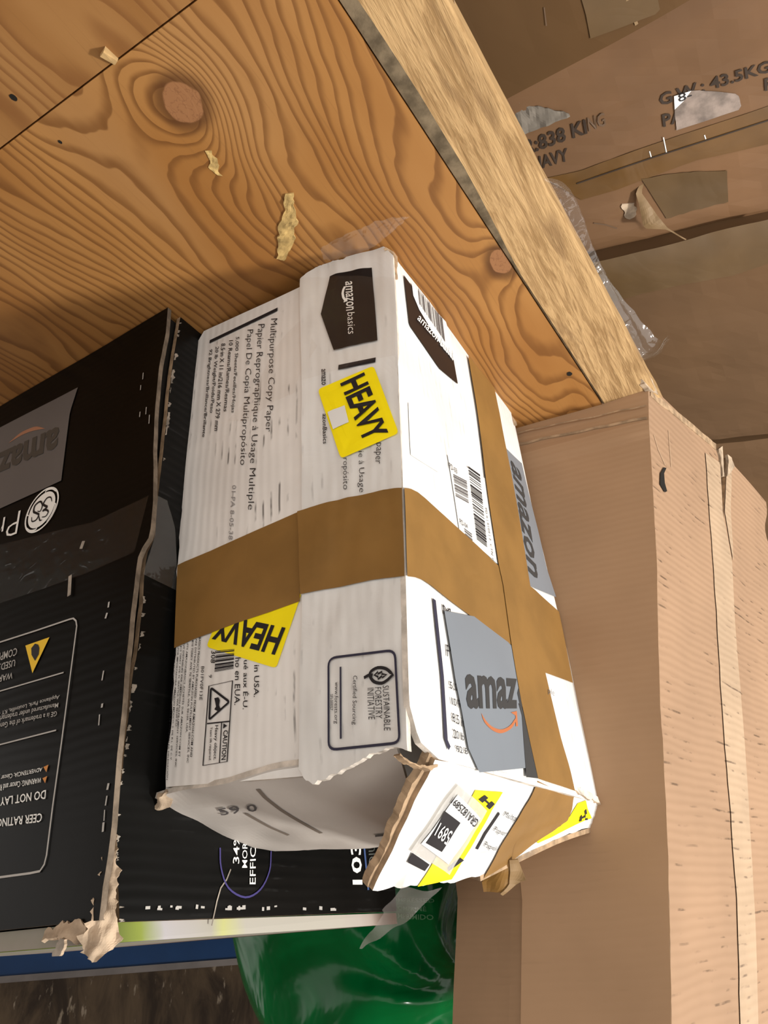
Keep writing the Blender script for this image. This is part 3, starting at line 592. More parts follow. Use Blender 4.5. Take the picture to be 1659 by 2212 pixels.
text('tape_lettering', S_S, [('amaz', q4('i', (492, 850), (868, 884), (872, 1104), (510, 1104)), .03), ('o', q4('i', (872, 886), (990, 897), (985, 1110), (874, 1104)), .03)], 'logo_grey', sd, .0019)
arc = Z('i', (612, 1132), (640, 1180), (690, 1230), (755, 1250), (815, 1225), (858, 1170)); low = Z('i', (612, 1132), (632, 1195), (690, 1255), (755, 1277), (825, 1245), (862, 1190))
loft('orange_smile', S_S, smooth_poly(arc, 4), smooth_poly(low, 4), 'orange', sd, 20, 2, .0019)
poly('orange_arrow', S_S, Z('i', (826, 1128), (868, 1118), (876, 1225), (860, 1228), (858, 1150)), 'orange', sd, .0019)

# ---- labels on the raised flap
lq = Z('j', (830, 320), (982, 332), (700, 812), (512, 852))
loft('heavy_strip', S_F, [lq[0], Z('j', (690, 560))[0], lq[3]], [lq[1], Z('j', (862, 540))[0], lq[2]], 'yellow', fl, 14, 4, .0007)
text('heavy_lettering', S_F, [('H', q4('j', (905, 425), (845, 370), (880, 345), (935, 395)), .06), ('-', q4('j', (745, 690), (675, 745), (680, 765), (765, 705)), .04)], 'ink', fl, .0012)
poly('black_block', S_F, Z('j', (480, 662), (575, 728), (548, 764), (455, 716)), 'ink', fl, .0012)
tgf = patch('label_sleeve', S_F, Z('j', (730, 282), (888, 430), (682, 782), (468, 648)), 'tag_film', fl, .0018, 6, 6)
patch('asset_label', S_F, Z('j', (722, 336), (848, 468), (672, 722), (520, 606)), 'paper', fl, .0024, 6, 6)
patch('black_field', S_F, Z('j', (650, 425), (735, 490), (632, 650), (545, 600)), 'ink', fl, .0028, 4, 4)
text('asset_number', S_F, [('GRA1825891', q4('j', (812, 520), (680, 380), (702, 348), (838, 478)), .004)], 'ink', fl, .0029)
text('asset_number', S_F, [('5891', q4('j', (655, 612), (586, 553), (622, 484), (690, 535)), .004)], 'white_ink', fl, .0033)
strokes('printed_rule', S_F, [(Z('j', (962, 446), (885, 560), (838, 646)), .0042, False)], 'ink', fl, .0008)
text('product_lettering', S_F, [('Multip', q4('j', (998, 437), (1068, 462), (1048, 502), (978, 470)), -.01), ('Papier', q4('j', (944, 520), (1012, 548), (996, 582), (924, 552)), -.01), ('Papel', q4('j', (890, 602), (952, 632), (938, 662), (872, 640)), -.01)], 'ink', fl, .0008)
loft('heavy_strip', S_F, Z('j', (1395, 395), (1350, 470), (1300, 520)), Z('j', (1440, 378), (1474, 480), (1320, 545)), 'yellow', fl, 8, 4, .0007)
loft('heavy_strip', S_F, Z('j', (1300, 520), (1230, 560), (1170, 605)), Z('j', (1320, 545), (1250, 582), (1175, 615)), 'yellow', fl, 8, 2, .0007)
text('heavy_lettering', S_F, [('H', q4('j', (1448, 485), (1400, 495), (1405, 470), (1440, 425)), .05)], 'ink', fl, .0012)
# ---- clear plastic on the paper box
FS = ruled(smooth_poly([at_z(q, .004) for q in Z('p', (330, 600), (420, 600), (560, 560), (700, 500), (860, 360))], 4), smooth_poly([at_z(q, z) for q, z in zip(Z('p', (305, 520), (420, 452), (560, 388), (760, 312), (948, 288)), (.012, .016, .016, .012, .008))], 4), lambda u, v: .002*nz(u*4, v*14)+.001*nz(u*9, v*40))
loft('clear_film', FS, [(0, 0), (0, 1)], [(1, 0), (1, 1)], 'film', box, 40, 10, 0, uvpts=True)
def facing(P, bump=None): return plane_surf(P, M3[:, 0], M3[:, 1]*.9+M3[:, 2]*.3, bump)
FT = facing((.255, .44, .53), lambda u, v: .004*nz(u*60, v*60))
loft('clear_film', FT, Z('j', (430, 840), (320, 970), (330, 985), (255, 1090), (195, 1182)), Z('j', (650, 845), (560, 930), (500, 990), (430, 1050), (210, 1184)), 'film_thick', box, 24, 8, .002)
tail = facing((.245, .57, .505), lambda u, v: .004*nz(u*60, v*60))
loft('tape_tail', tail, Z('j', (962, 752), (900, 800), (870, 830), (880, 885)), Z('j', (1020, 705), (1030, 760), (1020, 840), (985, 885)), ['kraft', 'kraft'], box, 10, 6, 0, .0008)
loft('tape_tail', tail, Z('j', (1020, 705), (1025, 760), (1020, 840), (970, 890)), Z('j', (1068, 700), (1090, 760), (1112, 815), (985, 900)), ['pale_tape', 'pale_tape'], box, 10, 6, .001, .0008)
loft('clear_film', tail, Z('j', (1080, 690), (1120, 660), (1175, 640)), Z('j', (1075, 705), (1120, 690), (1178, 660)), 'film_thick', box, 10, 4, .001)
loft('clear_film', S_L, Z('d', (700, 560), (620, 640), (560, 720), (450, 940), (300, 1120)), Z('d', (800, 700), (690, 880), (680, 960), (560, 1010), (400, 1120)), 'film_clear', lh, 20, 8, .0022)
loft('clear_film', S_R, Z('d', (695, 330), (700, 700), (705, 900)), Z('d', (1230, 330), (1235, 600), (1238, 760)), 'film_clear', rh, 24, 24, .0034)

# ================================================================== BLACK APPLIANCE BOX
ge = thing('appliance_box', (.60, .51, 0), 'large glossy black appliance box with worn corner and white print', 'box')
G_L = plane_surf((0, .328, 0), (1, 0, 0), (0, 0, 1), wavy(.0010, 9, 11))
G_S = plane_surf((.406, 0, 0), (0, 1, 0), (0, 0, 1), wavy(.0010, 9, 17))
edge = [(363, 664), (358, 718), (344, 789), (333, 904), (331, 1005), (331, 1073), (324, 1157), (299, 1195), (291, 1258), (282, 1334), (270, 1452), (262, 1554), (251, 1655), (241, 1790), (229, 1874), (223, 1911), (214, 1988)]
gp = loft('front_panel', G_L, edge, [(.90, .328, .001), (.90, .328, .18), (.90, .328, .35), (.90, .328, .522)], ['black_board', 'raw_grey'], ge, 60, 40, 0, .0045, (.0004, 0))
sedge = [(392, 672), (383, 720), (372, 790), (362, 880), (350, 1005), (341, 1073), (336, 1157), (317, 1200), (309, 1284), (301, 1385), (288, 1452), (277, 1554), (265, 1655), (253, 1756), (250, 1850), (254, 1920), (258, 1992)]
gsp = loft('side_panel', G_S, sedge, [(.406, .70, 0), (.406, .70, .15), (.406, .70, .35), (.406, .70, .522)], ['black_side', 'raw'], ge, 60, 40, 0, .0045, (.0006, 0))
hexa('inner_carton', [(.414, .338, .002), (.90, .338, .002), (.90, .695, .002), (.414, .695, .002)], [(.416, .340, .515), (.90, .340, .515), (.90, .695, .515), (.416, .695, .515)], 'dark_core', ge)
# printed lid edge above both faces
lidV = [(.409, .333), (.92, .329), (.92, .70), (.407, .70)]
hexa('lid_panel', [(x, y, .5235) for x, y in lidV], [(.407, .331, .5345), (.92, .327, .5345), (.92, .70, .5345), (.406, .70, .5330)], 'lid', ge)
# worn white scuffs along the side panel's split edge
rs = random.Random(4)
prev = None
for i in range(len(sedge)-1):
    (x0, y0), (x1, y1) = sedge[i], sedge[i+1]
    if y0 < 1270 and not (660 < y0 < 900): continue
    for k in range(4):
        if rs.random() < .3: continue
        t0 = (k+rs.random()*.6)/4; t1 = min(1, t0+.05+rs.random()*.20); w = 2+rs.random()*7 if y0 > 1300 else 3+rs.random()*5
        a0, a1 = np.array((x0+(x1-x0)*t0, y0+(y1-y0)*t0)), np.array((x0+(x1-x0)*t1, y0+(y1-y0)*t1))
        loft('scuff_mark', G_S, [a0+(0, 0), a1+(0, 0)], [a0+(w, 1), a1+(w*.8, -1)], 'scuff', gsp, 8, 3, .0007, 0, (.0010, .0020))
# crushed corner on top
cs = plane_surf((.404, .328, 0), (.7, -.7, 0), (0, 0, 1), lambda u, v: .004+.006*nz(u*70, v*50)+.003*nz(u*200, v*140))
cc = loft('crushed_corner', cs, Z('l', (790, 340), (760, 500), (745, 620), (700, 780), (650, 870), (635, 990), (570, 1060), (570, 1150), (630, 1230), (660, 1258)), Z('l', (835, 340), (830, 450), (835, 580), (838, 760), (835, 870), (862, 1000), (876, 1080), (870, 1100), (780, 1180), (690, 1255)), ['torn', 'torn'], ge, 48, 14, 0, .003, (.0035, .0035))
loft('crushed_corner', plane_surf((.41, .322, .53), (1, -.1, 0), (0, -.4, 1), lambda u, v: .004*nz(u*90, v*90)), Z('l', (320, 1030), (420, 985), (520, 955), (615, 975)), Z('l', (300, 1095), (400, 1090), (500, 1075), (590, 1085)), ['torn', 'torn'], ge, 20, 6, 0, .003, (.003, .003))
loft('torn_strip', plane_surf((.44, .318, .53), (1, 0, 0), (0, 0, 1), lambda u, v: .002*nz(u*90, v*90)), Z('l', (430, 1085), (400, 1150), (365, 1200), (372, 1215)), Z('l', (465, 1092), (460, 1150), (438, 1200), (430, 1212)), ['scuff', 'torn'], ge, 10, 4, 0, .002, (.001, .001))
# clear tape across the split
loft('clear_tape', G_L, Z('c', (-60, 1730), (300, 1640), (600, 1570), (960, 1400)), Z('c', (-60, 2110), (300, 1990), (600, 1880), (870, 1760)), 'film_clear', gp, 20, 8, .0016)
loft('clear_tape', G_S, Z('c', (1000, 1400), (985, 1560), (975, 1680), (905, 1900)), Z('c', (1060, 1430), (1110, 1600), (1115, 1680), (1130, 2010)), 'film', gsp, 16, 8, .0018)
# print on the front panel
loft('grey_tape', G_L, Z('c', (502, 704), (452, 860), (396, 1300)), Z('c', (-260, 1105), (-270, 1230), (-280, 1608)), 'greytape_shade', gp, 14, 10, .0008)
text('tape_lettering', G_L, [('amazon', q4('c', (372, 1092), (-178, 1330), (-165, 1200), (388, 948)), .03)], 'logo_brown', gp, .0013)
ra = Z('c', (295, 968), (240, 955), (190, 970), (130, 1000), (60, 1062)); rb = Z('c', (295, 968), (230, 980), (180, 995), (135, 1016), (60, 1062))
loft('smile_arc', G_L, smooth_poly(ra, 3), smooth_poly(rb, 3), 'dull_orange', gp, 14, 2, .0011)
cuv = G_L.uv(Z('c', (272, 1487))[0]); rad = .0235
def disc(name, r0, r1, mat, off):
    V, F = [], []; n = 40
    for i in range(n):
        a = 2*math.pi*i/n
        for r in (r0, r1): V.append(G_L.p(cuv[0]+math.cos(a)*r, cuv[1]+math.sin(a)*r, off))
    for i in range(n): j = (i+1) % n; F.append((2*i, 2*j, 2*j+1, 2*i+1))
    return link(name, mesh(name, V, F, mat), gp)
disc('round_emblem', .0001, rad*.80, 'white_ink', .0009); disc('emblem_ring', rad*.92, rad, 'white_ink', .0009)
def uvstroke(name, curves, mat, parent, off):
    V, F = [], []
    for pts, w in curves:
        P = smooth_poly([(a, b, 0) for a, b in pts], 5); n = len(P); b = len(V)
        for i in range(n):
            t = P[min(i+1, n-1)]-P[max(i-1, 0)]; t = t/np.linalg.norm(t); k = np.array((-t[1], t[0], 0))*w/2*(.35+.65*math.sin(math.pi*i/(n-1)))
            for q in (P[i]-k, P[i]+k): V.append(G_L.p(cuv[0]-q[0]*rad, cuv[1]+q[1]*rad, off))
        for i in range(n-1): F.append((b+2*i, b+2*i+2, b+2*i+3, b+2*i+1))
    return link(name, mesh(name, V, F, mat), parent)
uvstroke('emblem_script', [([(-.55, .15), (-.45, .38), (-.2, .40), (-.1, .2), (-.3, .05), (-.5, -.1), (-.5, -.38), (-.2, -.45), (.0, -.2), (-.05, .05), (-.25, -.02)], .10),
    ([(.15, .40), (.40, .45), (.50, .28), (.30, .12), (.12, .10), (.35, .02), (.20, -.10), (.05, -.25), (.20, -.45), (.45, -.40), (.60, -.15)], .10), ([(-.1, .2), (.05, .5), (.2, .55)], .07)], 'bg_black', gp, .0013)
uvstroke('emblem_swash', [([(-.75, .55), (-.45, .80), (-.1, .88), (.0, .78)], .08), ([(.75, -.55), (.45, -.80), (.1, -.88), (.0, -.78)], .08), ([(.55, .75), (.80, .45), (.88, .1), (.78, .0)], .08), ([(-.55, -.75), (-.80, -.45), (-.88, -.1), (-.78, .0)], .08)], 'white_ink', gp, .0013)
text('brand_lettering', G_L, [('Profile', q4('c', (112, 1640), (-330, 1815), (-315, 1680), (138, 1488)), -.015)], 'white_ink', gp)
strokes('panel_frame', G_L, [(Z('g', (-700, 660), (0, 410), (240, 333), (450, 262), (475, 256), (492, 272), (497, 305), (400, 1050), (345, 1450), (305, 1770), (290, 1830), (262, 1872), (200, 1885), (0, 1912), (-700, 2010)), .0014, False), (Z('g', (-600, 900), (0, 723), (413, 602)), .0011, False), (Z('g', (-600, 1225), (0, 1065), (366, 971)), .0011, False)], 'silver_ink', gp)
poly('warning_triangle', G_L, Z('g', (168, 430), (322, 376), (213, 606)), 'amber', gp)
poly('warning_figure', G_L, Z('g', (208, 448), (232, 418), (252, 425), (260, 445), (256, 485), (232, 528), (210, 490)), 'ink', gp, .0012)
text('panel_lettering', G_L, [('COMPL', q4('g', (112, 492), (-10, 532), (-6, 480), (118, 442)), .004), ('USED.', q4('g', (100, 562), (4, 592), (8, 545), (106, 517)), .004), ('WARN', q4('g', (84, 640), (-30, 672), (-26, 628), (90, 600)), .004)], 'silver_ink', gp)
text('panel_lettering', G_L, [('Appliance Park, Louisville, KY 4', q4('g', (384, 770), (-5, 882), (-3, 845), (389, 738)), .004), ('Manufactured under trademark', q4('g', (377, 825), (-5, 918), (-3, 882), (381, 795)), .004), ('GE is a trademark of the Gene', q4('g', (368, 880), (-5, 965), (-3, 928), (373, 848)), .004)], 'silver_ink', gp)
text('panel_lettering', G_L, [('ADVERTENCIA: Cáncer y', q4('g', (274, 1234), (-5, 1296), (-3, 1255), (280, 1200)), .004), ('WARNING: Cancer and Re', q4('g', (268, 1306), (-5, 1362), (-3, 1320), (274, 1272)), .004), ('DO NOT LAY', q4('g', (297, 1410), (8, 1455), (10, 1402), (302, 1352)), .012), ('CEER RATING', q4('g', (272, 1558), (-12, 1592), (-8, 1538), (279, 1500)), .012)], 'white_ink', gp)
for k in (0, 1): poly('orange_triangle', G_L, Z('g', (284-k*6, 1206+k*72), (316-k*8, 1191+k*73), (303-k*8, 1240+k*70)), 'orange_dim', gp)
# print on the side panel
text('badge_lettering', G_S, [('34%', q4('k', (556, 735), (562, 560), (596, 556), (594, 735)), .004), ('MORE', q4('k', (611, 760), (614, 575), (644, 575), (642, 760)), .004), ('EFFIC', q4('k', (656, 858), (660, 640), (694, 636), (692, 858)), .004)], 'white_ink', gsp)
strokes('badge_ring', G_S, [(smooth_poly(Z('k', (480, 640), (486, 760), (530, 880), (630, 936), (720, 890), (775, 780), (785, 660)), 4), .0014, False)], 'purple', gsp)
text('size_lettering', G_S, [('103', q4('k', (1272, 860), (1258, 605), (1320, 602), (1332, 860)), .02)], 'white_ink', gsp)
text('size_lettering', G_S, [('MEDIUM', q4('k', (1372, 846), (1366, 560), (1404, 556), (1410, 846)))], 'dim_ink', gsp)
strokes('blue_rule', G_S, [(Z('k', (1340, 620), (1366, 892)), .0030, False)], 'blue_ink', gsp)
strokes('crease_mark', G_S, [(Z('k', (545, 768), (520, 830), (485, 880), (462, 960), (445, 1040), (430, 1105)), .0012, False)], 'scuff', gsp, .0007)
rr = random.Random(11)
strokes('scuff_mark', G_S, [([p, (p[0]+4+rr.random()*7, p[1]+rr.random()*2-1)], .0010+rr.random()*.002, False) for p in [(300+rr.random()*420, 1958+rr.random()*7) for _ in range(22)]], 'silver_ink', gsp, .0007)
strokes('scuff_mark', G_L, [([p, (p[0]-1-rr.random()*3, p[1]+8+rr.random()*22)], .0008+rr.random()*.0012, False) for p in Z('g', (702, 150), (690, 220), (668, 590), (660, 800), (642, 870), (690, 1390), (675, 1480), (668, 1560), (700, 1310)) ]+[([p, (p[0]-1, p[1]+10+rr.random()*20)], .0009, False) for p in Z('c', (920, 610), (905, 690), (940, 830), (960, 880), (900, 860))], 'silver_ink', gp, .0007)
for p in (Z('c', (548, 1690), (530, 1740)), Z('c', (462, 1910), (455, 2040))):
    strokes('scuff_mark', G_L, [(resample(p, 4), .004, False)], 'scuff', gp, .0020)

# ================================================================== TALL BROWN CARTON
bc = thing('cardboard_carton', (.12, .95, 0), 'tall plain brown carton leaning beside the white paper box, cream tape seam', 'box')
ya = np.array((.984, -.178, 0)); P0 = np.array((.033, .748, 0)); nY = np.array((.178, .984, 0))
C_Y = plane_surf(P0, ya, (0, 0, 1), lambda u, v: .0025*nz(u*6+3, v*5)+.0010*nz(u*16, v*14)+(.003*math.exp(-((v-.045)/.012)**2)))
corner = [(1400, 827), (1402, 920), (1411, 1067), (1419, 1232), (1421, 1361), (1424, 1480), (1432, 1620), (1441, 1804), (1448, 2024), (1452, 2330)]
lY = [P0+ya*.25, P0+ya*.25+[0, 0, .30], P0+ya*.23+[0, 0, .48]]
cy = loft('end_panel', C_Y, corner, [(1085, 915), (1060, 1200), (1090, 1600), (1128, 1940), (1126, 2100), (1124, 2340)], ['carton', 'raw'], bc, 60, 36, 0, .005, (.0006, 0))
cb = [on_plane(q, nY, P0) for q in ((1060, 1500), (1128, 1940), (1124, 2340))]
ce = [on_plane(q, (0, 1, 0), (0, .745, 0)) for q in ((930, 1500), (987, 1940), (970, 2340))]
C_K = ruled(cb, ce, lambda u, v: .001*nz(u*4, v*6))
loft('corner_panel', C_K, [(0, 0), (0, 1)], [(1, 0), (1, 1)], ['carton', 'raw'], bc, 16, 6, -.001, .005, uvpts=True)
Bc, Bt = on_plane((1400, 827), nY, P0), on_plane((1452, 2330), nY, P0)
yb = np.array((-.205, .979, 0)); up_ = (Bt-Bc); up_ = up_/np.linalg.norm(up_)
C_X = plane_surf(Bc, yb, up_, lambda u, v: .0015*nz(u*7+9, v*6))
seam = [(1553, 978), (1559, 1100), (1566, 1250), (1577, 1450), (1596, 1800), (1611, 2050), (1620, 2250), (1624, 2340)]
cx = loft('face_panel', C_X, corner, seam, ['carton_face', 'raw'], bc, 60, 24, 0, .005, (.0006, .0006))
seam2 = [(1570, 988), (1563, 1110), (1568, 1250), (1579, 1450), (1598, 1800), (1613, 2050), (1622, 2250), (1626, 2340)]
loft('face_panel', C_X, seam2, [(1655, 1085), (1657, 1110), (1652, 1150), (1666, 1195), (1672, 1300), (1690, 1500), (1730, 1800), (1790, 2340)], ['carton_face', 'raw'], bc, 60, 20, 0, .005, (.001, .003))
loft('cream_tape', C_X, [(1523, 979), (1536, 1177), (1546, 1324), (1555, 1480), (1562, 1583), (1577, 1767), (1590, 1950), (1600, 2340)], [(1554, 1000), (1560, 1110), (1580, 1214), (1590, 1400), (1608, 1620), (1619, 1804), (1630, 1987), (1638, 2340)], 'carton_tape', cx, 60, 6, .0011, 0, (.0012, .0008))
loft('cream_tape', C_X, [(1568, 1000), (1564, 1110), (1582, 1210)], [(1579, 1010), (1577, 1110), (1583, 1212)], 'carton_tape', cx, 12, 3, .0011, 0, (.0012, .0008))
poly('tear_hole', C_X, Z('f', (1040, 845), (1056, 848), (1042, 880), (1046, 935), (1060, 985), (1045, 992), (1018, 945), (1020, 880)), 'dark_core', cx, .0012)
strokes('crease_line', C_X, [(Z('f', (985, 655), (1010, 740), (1050, 830)), .0012, False)], 'carton_tape', cx, .0009)
strokes('crease_line', C_X, [([(1443, 930), (1449, 1010)], .0012, False)], 'carton_tape', cx, .0009)
for w, a, b in ((.0035, (1112, 962), (1398, 902)), (.0018, (1118, 938), (1396, 880))):
    strokes('fold_crease', C_Y, [([(a[0]+(b[0]-a[0])*k/10, a[1]+(b[1]-a[1])*k/10+4*nz(k*.7, w*999)) for k in range(11)], w, False)], 'raw', cy, .0034 if w < .003 else .0012)
loft('flap_edge', C_X, [(1404, 838), (1440, 872), (1480, 905), (1545, 960)], [(1404, 856), (1440, 886), (1480, 918), (1545, 972)], ['raw', 'raw'], bc, 20, 3, .0012, .006, (.0015, .0015))
loft('torn_corner', C_X, Z('f', (905, 330), (920, 350), (935, 372), (950, 392)), Z('f', (950, 310), (970, 345), (985, 380), (1000, 420)), ['torn', 'torn'], bc, 10, 6, .003, .006, (.003, .002))
loft('torn_corner', C_X, Z('f', (1355, 740), (1370, 800), (1380, 900)), Z('f', (1380, 720), (1385, 800), (1390, 900)), ['torn', 'torn'], bc, 10, 3, .003, .004, (.003, .002))
loft('torn_corner', C_X, Z('f', (1410, 770), (1415, 820), (1405, 900)), Z('f', (1435, 790), (1450, 840), (1425, 880)), ['torn', 'torn'], bc, 10, 3, .003, .004, (.003, .002))
ins = .008
q0 = P0+ya*.010+yb*.012; dp = yb*.42; lean = np.array((Bt-Bc))/ (Bt-Bc)[2]
bot = [q0, q0+ya*.110, q0+ya*.110+dp, q0+dp]; zt = .70
top = [b+np.array((lean[0], lean[1], 1))*zt for b in bot]; pass
hexa('carton_body', bot, top, 'raw', bc)

# ================================================================== LOWER CARTONS (on the floor beside the rack)
def low_carton(label, far_px, near_px, z, mat, seed, x0=-.75, x1=.32, near_y=None, far_y=None):
    """Flat carton on the pile: near and far top edges given by two surveyed points each."""
    def line(px):
        a, b = at_z(px[0], z), at_z(px[1], z); return lambda x: a[1]+(x-a[0])*(b[1]-a[1])/(b[0]-a[0])
    fn = line(near_px) if near_px else (near_y if callable(near_y) else (lambda x: near_y)); ff = line(far_px) if far_px else (lambda x: far_y)
    c = thing('shipping_carton', ((x0+x1)/2, (fn(-.2)+ff(-.2))/2, -.76), label, 'box')
    s = Surf(lambda u, v: np.array((x1+(x0-x1)*u, fn(x1+(x0-x1)*u)*(1-v)+ff(x1+(x0-x1)*u)*v, z)), (.4, .5), bump=lambda u, v: .004*nz(u*7+seed, v*4)-.004*(max(0, 1-v/.06)**2+max(0, 1-(1-v)/.06)**2)+.0012*nz(u*30, v*16+seed))
    n, m = 50, 30; V, UV, F = [], [], []
    for i in range(n+1):
        for j in range(m+1): V.append(s.p(i/n, j/m)); UV.append((i/n*(x1-x0), j/m*.4))
    W = m+1
    for i in range(n):
        for j in range(m): F.append((i*W+j, i*W+j+1, (i+1)*W+j+1, (i+1)*W+j))
    rim = [j for j in range(W)]+[i*W+m for i in range(1, n+1)]+[n*W+j for j in range(m-1, -1, -1)]+[i*W for i in range(n-1, 0, -1)]
    N = len(V); V += [np.array((V[r][0], V[r][1], -.76)) for r in rim]; UV += [(UV[r][0], UV[r][1]+.3) for r in rim]
    for k in range(len(rim)): k2 = (k+1) % len(rim); F.append((rim[k2], rim[k], N+k, N+k2))
    F.append(tuple(N+k for k in range(len(rim))))
    b = link('carton_shell', mesh('carton_shell', V, F, mat, None, UV, smooth=False), c)
    return c, b, s
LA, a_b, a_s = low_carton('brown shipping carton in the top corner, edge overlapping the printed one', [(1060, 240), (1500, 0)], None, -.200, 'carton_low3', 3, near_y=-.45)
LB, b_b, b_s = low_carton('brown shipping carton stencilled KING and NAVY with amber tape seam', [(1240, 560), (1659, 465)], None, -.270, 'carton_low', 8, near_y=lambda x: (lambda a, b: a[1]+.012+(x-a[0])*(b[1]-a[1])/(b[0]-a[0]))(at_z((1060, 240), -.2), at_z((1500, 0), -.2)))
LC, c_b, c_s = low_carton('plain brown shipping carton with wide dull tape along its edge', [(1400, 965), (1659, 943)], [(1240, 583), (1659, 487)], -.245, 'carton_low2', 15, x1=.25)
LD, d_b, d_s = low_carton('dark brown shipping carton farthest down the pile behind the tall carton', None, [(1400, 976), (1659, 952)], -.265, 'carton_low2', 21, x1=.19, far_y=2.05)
# stencilled lettering
text('stencil_lettering', b_s, [('DESCR:838 KI', q4('b', (420, 672), (868, 512), (878, 575), (430, 735)), .025), ('COLOR:NAVY', q4('b', (425, 745), (790, 636), (799, 692), (432, 808)), .025), ('G.W.: 43.5KG', q4('b', (1185, 405), (1665, 258), (1672, 308), (1192, 458)), .025), ('PACK', q4('b', (1198, 493), (1400, 438), (1405, 490), (1205, 548)), .025), ('R', q4('b', (1640, 338), (1690, 325), (1692, 380), (1643, 392)), .025)], 'ink_stencil', b_b, .0012)
text('stencil_lettering', b_s, [('NG', q4('b', (876, 507), (950, 482), (958, 540), (884, 568)), .01)], 'ink_worn', b_b, .0012)
lab = loft('worn_label', b_s, Z('b', (1250, 412), (1252, 480), (1262, 560)), Z('b', (1325, 388), (1530, 400), (1535, 470)), 'smudge_label', b_b, 12, 10, .0016, 0, (.001, .003))
text('worn_label_lettering', b_s, [('8-', q4('b', (1266, 402), (1325, 385), (1328, 418), (1270, 438)))], 'ink', b_b, .0024)
poly('worn_label_corner', b_s, Z('b', (1250, 412), (1325, 388), (1290, 435), (1253, 470)), 'paper', b_b, .0019)
loft('amber_tape', b_s, Z('b', (690, 770), (850, 735), (1080, 650), (1300, 575), (1662, 455)), Z('b', (850, 862), (1000, 820), (1200, 745), (1350, 690), (1662, 620)), 'amber_tape', b_b, 40, 8, .0010)
strokes('seam_line', b_s, [(resample(Z('b', (830, 790), (960, 745), (1150, 680), (1400, 600), (1662, 515)), 40), .0020, False)], 'ink_stencil', b_b, .0018)
strokes('tape_glint', b_s, [(Z('b', (1205, 590), (1218, 655)), .0012, False), (Z('b', (1145, 650), (1152, 675)), .0012, False), (Z('b', (1382, 580), (1388, 598)), .0012, False)], 'paper', b_b, .0016)
loft('dull_tape', b_s, Z('b', (1110, 770), (1300, 740), (1480, 735)), Z('b', (1220, 945), (1350, 905), (1485, 870)), 'dull_tape', b_b, 14, 8, .0014, 0, (.001, .002))
pk = plane_surf(b_s.p(*b_s.uv((1400, 430)))+np.array((0, 0, .012)), (1, 0, 0), (0, .9, .45), lambda u, v: .003*nz(u*60, v*60))
loft('peeled_tape', pk, Z('b', (1120, 775), (1085, 830), (1100, 880), (1120, 985), (1220, 990), (1300, 1035)), Z('b', (1125, 780), (1110, 830), (1145, 880), (1180, 930), (1225, 985), (1305, 1032)), ['pale_tape', 'pale_tape'], b_b, 20, 6, .002, .0008)
poly('tear_hole', b_s, Z('b', (1160, 1055), (1230, 1022), (1290, 1018), (1335, 1018), (1300, 1040), (1220, 1055)), 'dark_core', b_b, .0010)
loft('torn_patch', b_s, Z('b', (1020, 880), (1040, 930), (1050, 950)), Z('b', (1080, 875), (1095, 900), (1090, 930)), ['torn', 'torn'], b_b, 8, 4, .0015, .002, (.003, .003))
strokes('scratch_mark', b_s, [(Z('b', (905, 962), (960, 970), (1005, 985)), .0016, False)], 'ink_worn', b_b, .0010)
loft('dull_tape', c_s, Z('b', (800, 1155), (1000, 1110), (1250, 1050), (1480, 985), (1662, 945)), Z('b', (880, 1330), (1100, 1270), (1300, 1225), (1500, 1190), (1662, 1135)), 'dull_tape', c_b, 40, 8, .0012)
strokes('seam_line', a_s, [(Z('b', (690, 30), (700, 110)), .001, False)], 'ink_worn', a_b, .001)
strokes('scratch_mark', a_s, [(Z('b', (1050, -5), (1090, 105)), .003, False)], 'pale_tape', a_b, .001)
loft('old_tape', a_s, Z('b', (850, -10), (870, 60), (890, 165)), Z('b', (1180, -10), (1190, 40), (1170, 60)), 'dull_tape', a_b, 10, 6, .001)
# scrap hanging at the board near the top of the photograph
sp_ = plane_surf(at_z((960, 40), -.03), (1, .3, 0), (0, 1, .3), lambda u, v: .004*nz(u*80, v*80))
o = loft('cardboard_scrap', sp_, Z('b', (205, -10), (235, 60), (270, 130), (292, 168)), Z('b', (305, -10), (308, 60), (303, 120), (298, 165)), ['pale_tape', 'torn'], None, 14, 6, 0, .002, (.003, .003))
tag(o, 'small torn brown scrap hanging beside the top of the pine board', 'scrap')
# grey foam sheet poking out of the gap
fs_ = plane_surf(b_s.p(*b_s.uv((1130, 290)))+np.array((0, 0, .006)), (1, 0, 0), (0, 1, .25), lambda u, v: .004*nz(u*40, v*40)+.002*nz(u*120, v*120))
o = loft('foam_sheet', fs_, Z('b', (440, 560), (480, 505), (520, 440), (550, 428), (610, 455), (680, 462), (740, 475), (800, 495)), Z('b', (430, 640), (500, 640), (540, 612), (600, 585), (650, 565), (700, 545), (740, 525), (802, 500)), ['foam', 'foam'], None, 30, 8, .001, .002, (.0015, .001))
tag(o, 'crumpled grey foam sheet poking out between the cartons beside the pine board', 'packing foam')
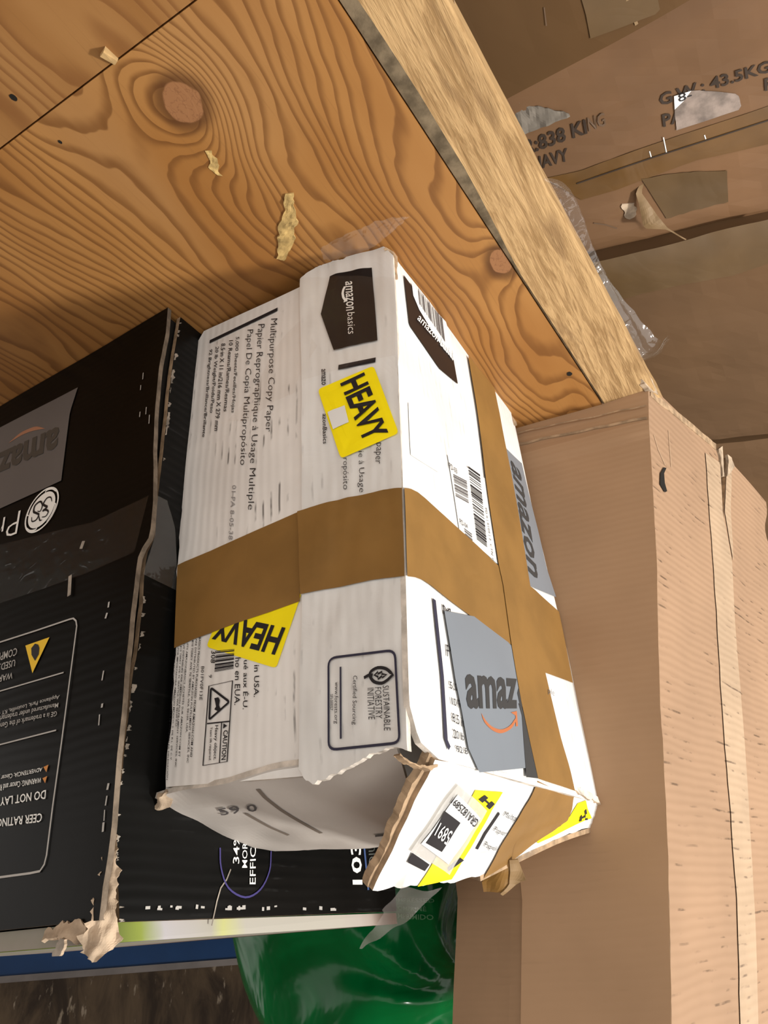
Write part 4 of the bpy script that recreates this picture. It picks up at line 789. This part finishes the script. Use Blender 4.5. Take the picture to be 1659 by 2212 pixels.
# long strip of clear film curling off the board
fA = [on_plane(q, (0, 0, 1), (0, 0, z)) for q, z in zip(Z('o', (340, 600), (585, 880), (660, 1040), (790, 1250), (900, 1560), (880, 1680)), (-.02, -.035, -.045, -.04, -.03, -.02))]
fB = [on_plane(q, (0, 0, 1), (0, 0, z)) for q, z in zip(Z('o', (400, 575), (590, 650), (720, 960), (830, 1180), (1060, 1470), (1140, 1470)), (-.02, -.05, -.065, -.07, -.06, -.02))]
FV = ruled(smooth_poly(fA, 5), smooth_poly(fB, 5), lambda u, v: .003*math.sin(u*9+v*5)+.002*nz(u*9, v*30))
o = loft('film_strip', FV, [(0, 0), (0, 1)], [(1, 0), (1, 1)], 'film', None, 60, 12, 0, uvpts=True)
tag(o, 'long strip of clear plastic film curling off the pine board', 'plastic film')
loft('creased_end', FV, [(-.05, .93), (-.1, 1.0)], [(1.02, .90), (1.02, 1.0)], 'film_thick', o, 10, 14, .002, 0, (.004, .004), uvpts=True)

# ================================================================== GREEN BALE
cx_, cy_, z_top = .585, .985, .70
pin = np.array((.430, .775, .606))
def bale(u, v):
    a = u*2*math.pi; z = v*z_top
    t = max(0, (z-.44)/(z_top-.44)); w = .192*(1-.60*min(1, t)**2.0); d = .205*(1-.30*min(1, t)**2)
    if z < .05: k = .90+.10*math.sqrt(max(0, z)/.05); w *= k; d *= k
    c, s = math.cos(a), math.sin(a); e = 2/3.6
    p = np.array((cx_+w*math.copysign(abs(c)**e, c), cy_+d*math.copysign(abs(s)**e, s), z))
    r = p-pin; rr_ = math.hypot(r[0], r[2]); th = math.atan2(r[2], r[0])
    fold = math.sin(th*7+2.2*nz(th*1.3, 2)+3*nz(rr_*7, th))
    amp = .011*min(1, rr_/.05)*math.exp(-rr_/.30)
    n = p-np.array((cx_, cy_, z)); n = n/np.linalg.norm(n)
    return p+n*(amp*fold+.006*nz(p[0]*14, p[2]*14, p[1]*14)-.020*math.exp(-(rr_/.04)**2)*(1 if p[1] < cy_ else 0))
nb_, mb_ = 200, 110; V, F = [], []
for j in range(mb_+1):
    for i in range(nb_): V.append(bale(i/nb_, j/mb_))
for j in range(mb_):
    for i in range(nb_): i2 = (i+1) % nb_; F.append((j*nb_+i, j*nb_+i2, (j+1)*nb_+i2, (j+1)*nb_+i))
F += [tuple(range(nb_))[::-1], tuple(range(mb_*nb_, mb_*nb_+nb_))]
gb = thing('plastic_bale', (cx_, cy_, 0), 'shiny green plastic-wrapped bale with gathered folds behind the black box', 'bag')
body = link('wrapper', mesh('wrapper', V, F, 'green', None, None, True), gb)
S_G = Surf(bale, (.70, .75))
text('faded_lettering', S_G, [('COMPRESSED', q4('m', (850, 222), (1114, 230), (1116, 252), (850, 244)), .01), ('COMPRIMÉ', q4('m', (890, 262), (1076, 268), (1078, 298), (890, 290)), .01), ('COMPRIMIDO', q4('m', (850, 308), (1110, 316), (1113, 345), (850, 336)), .01)], 'green_ink', body, .0025)

# ================================================================== BLUE RACK BEAM
bm = thing('rack_beam', (1.6, 1.75, -.76), 'blue steel rack beam crossing behind the black appliance box', 'rack beam')
d1 = np.array((.80, -.60, 0)); nn = np.array((.60, .80, 0)); c = np.array((1.15, 1.05, 0))
def beam(name, t0, t1, z0, z1, w, mat, o=0.0, tilt=0.0):
    a, b = c+d1*t0+nn*o, c+d1*t1+nn*o; n2 = nn*w
    hexa(name, [a+[0, 0, z0], b+[0, 0, z0+tilt], b+n2+[0, 0, z0+tilt], a+n2+[0, 0, z0]], [a+[0, 0, z1], b+[0, 0, z1+tilt], b+n2+[0, 0, z1+tilt], a+n2+[0, 0, z1]], mat, bm)
beam('beam', -1.0, 1.2, .44, .562, .05, 'blue'); beam('beam_lip', -1.0, 1.2, .562, .572, .06, 'grey_lip', -.004)
beam('post', 1.2, 1.28, -.76, 1.0, .08, 'blue'); beam('post', -1.08, -1.0, -.76, 1.0, .08, 'blue')
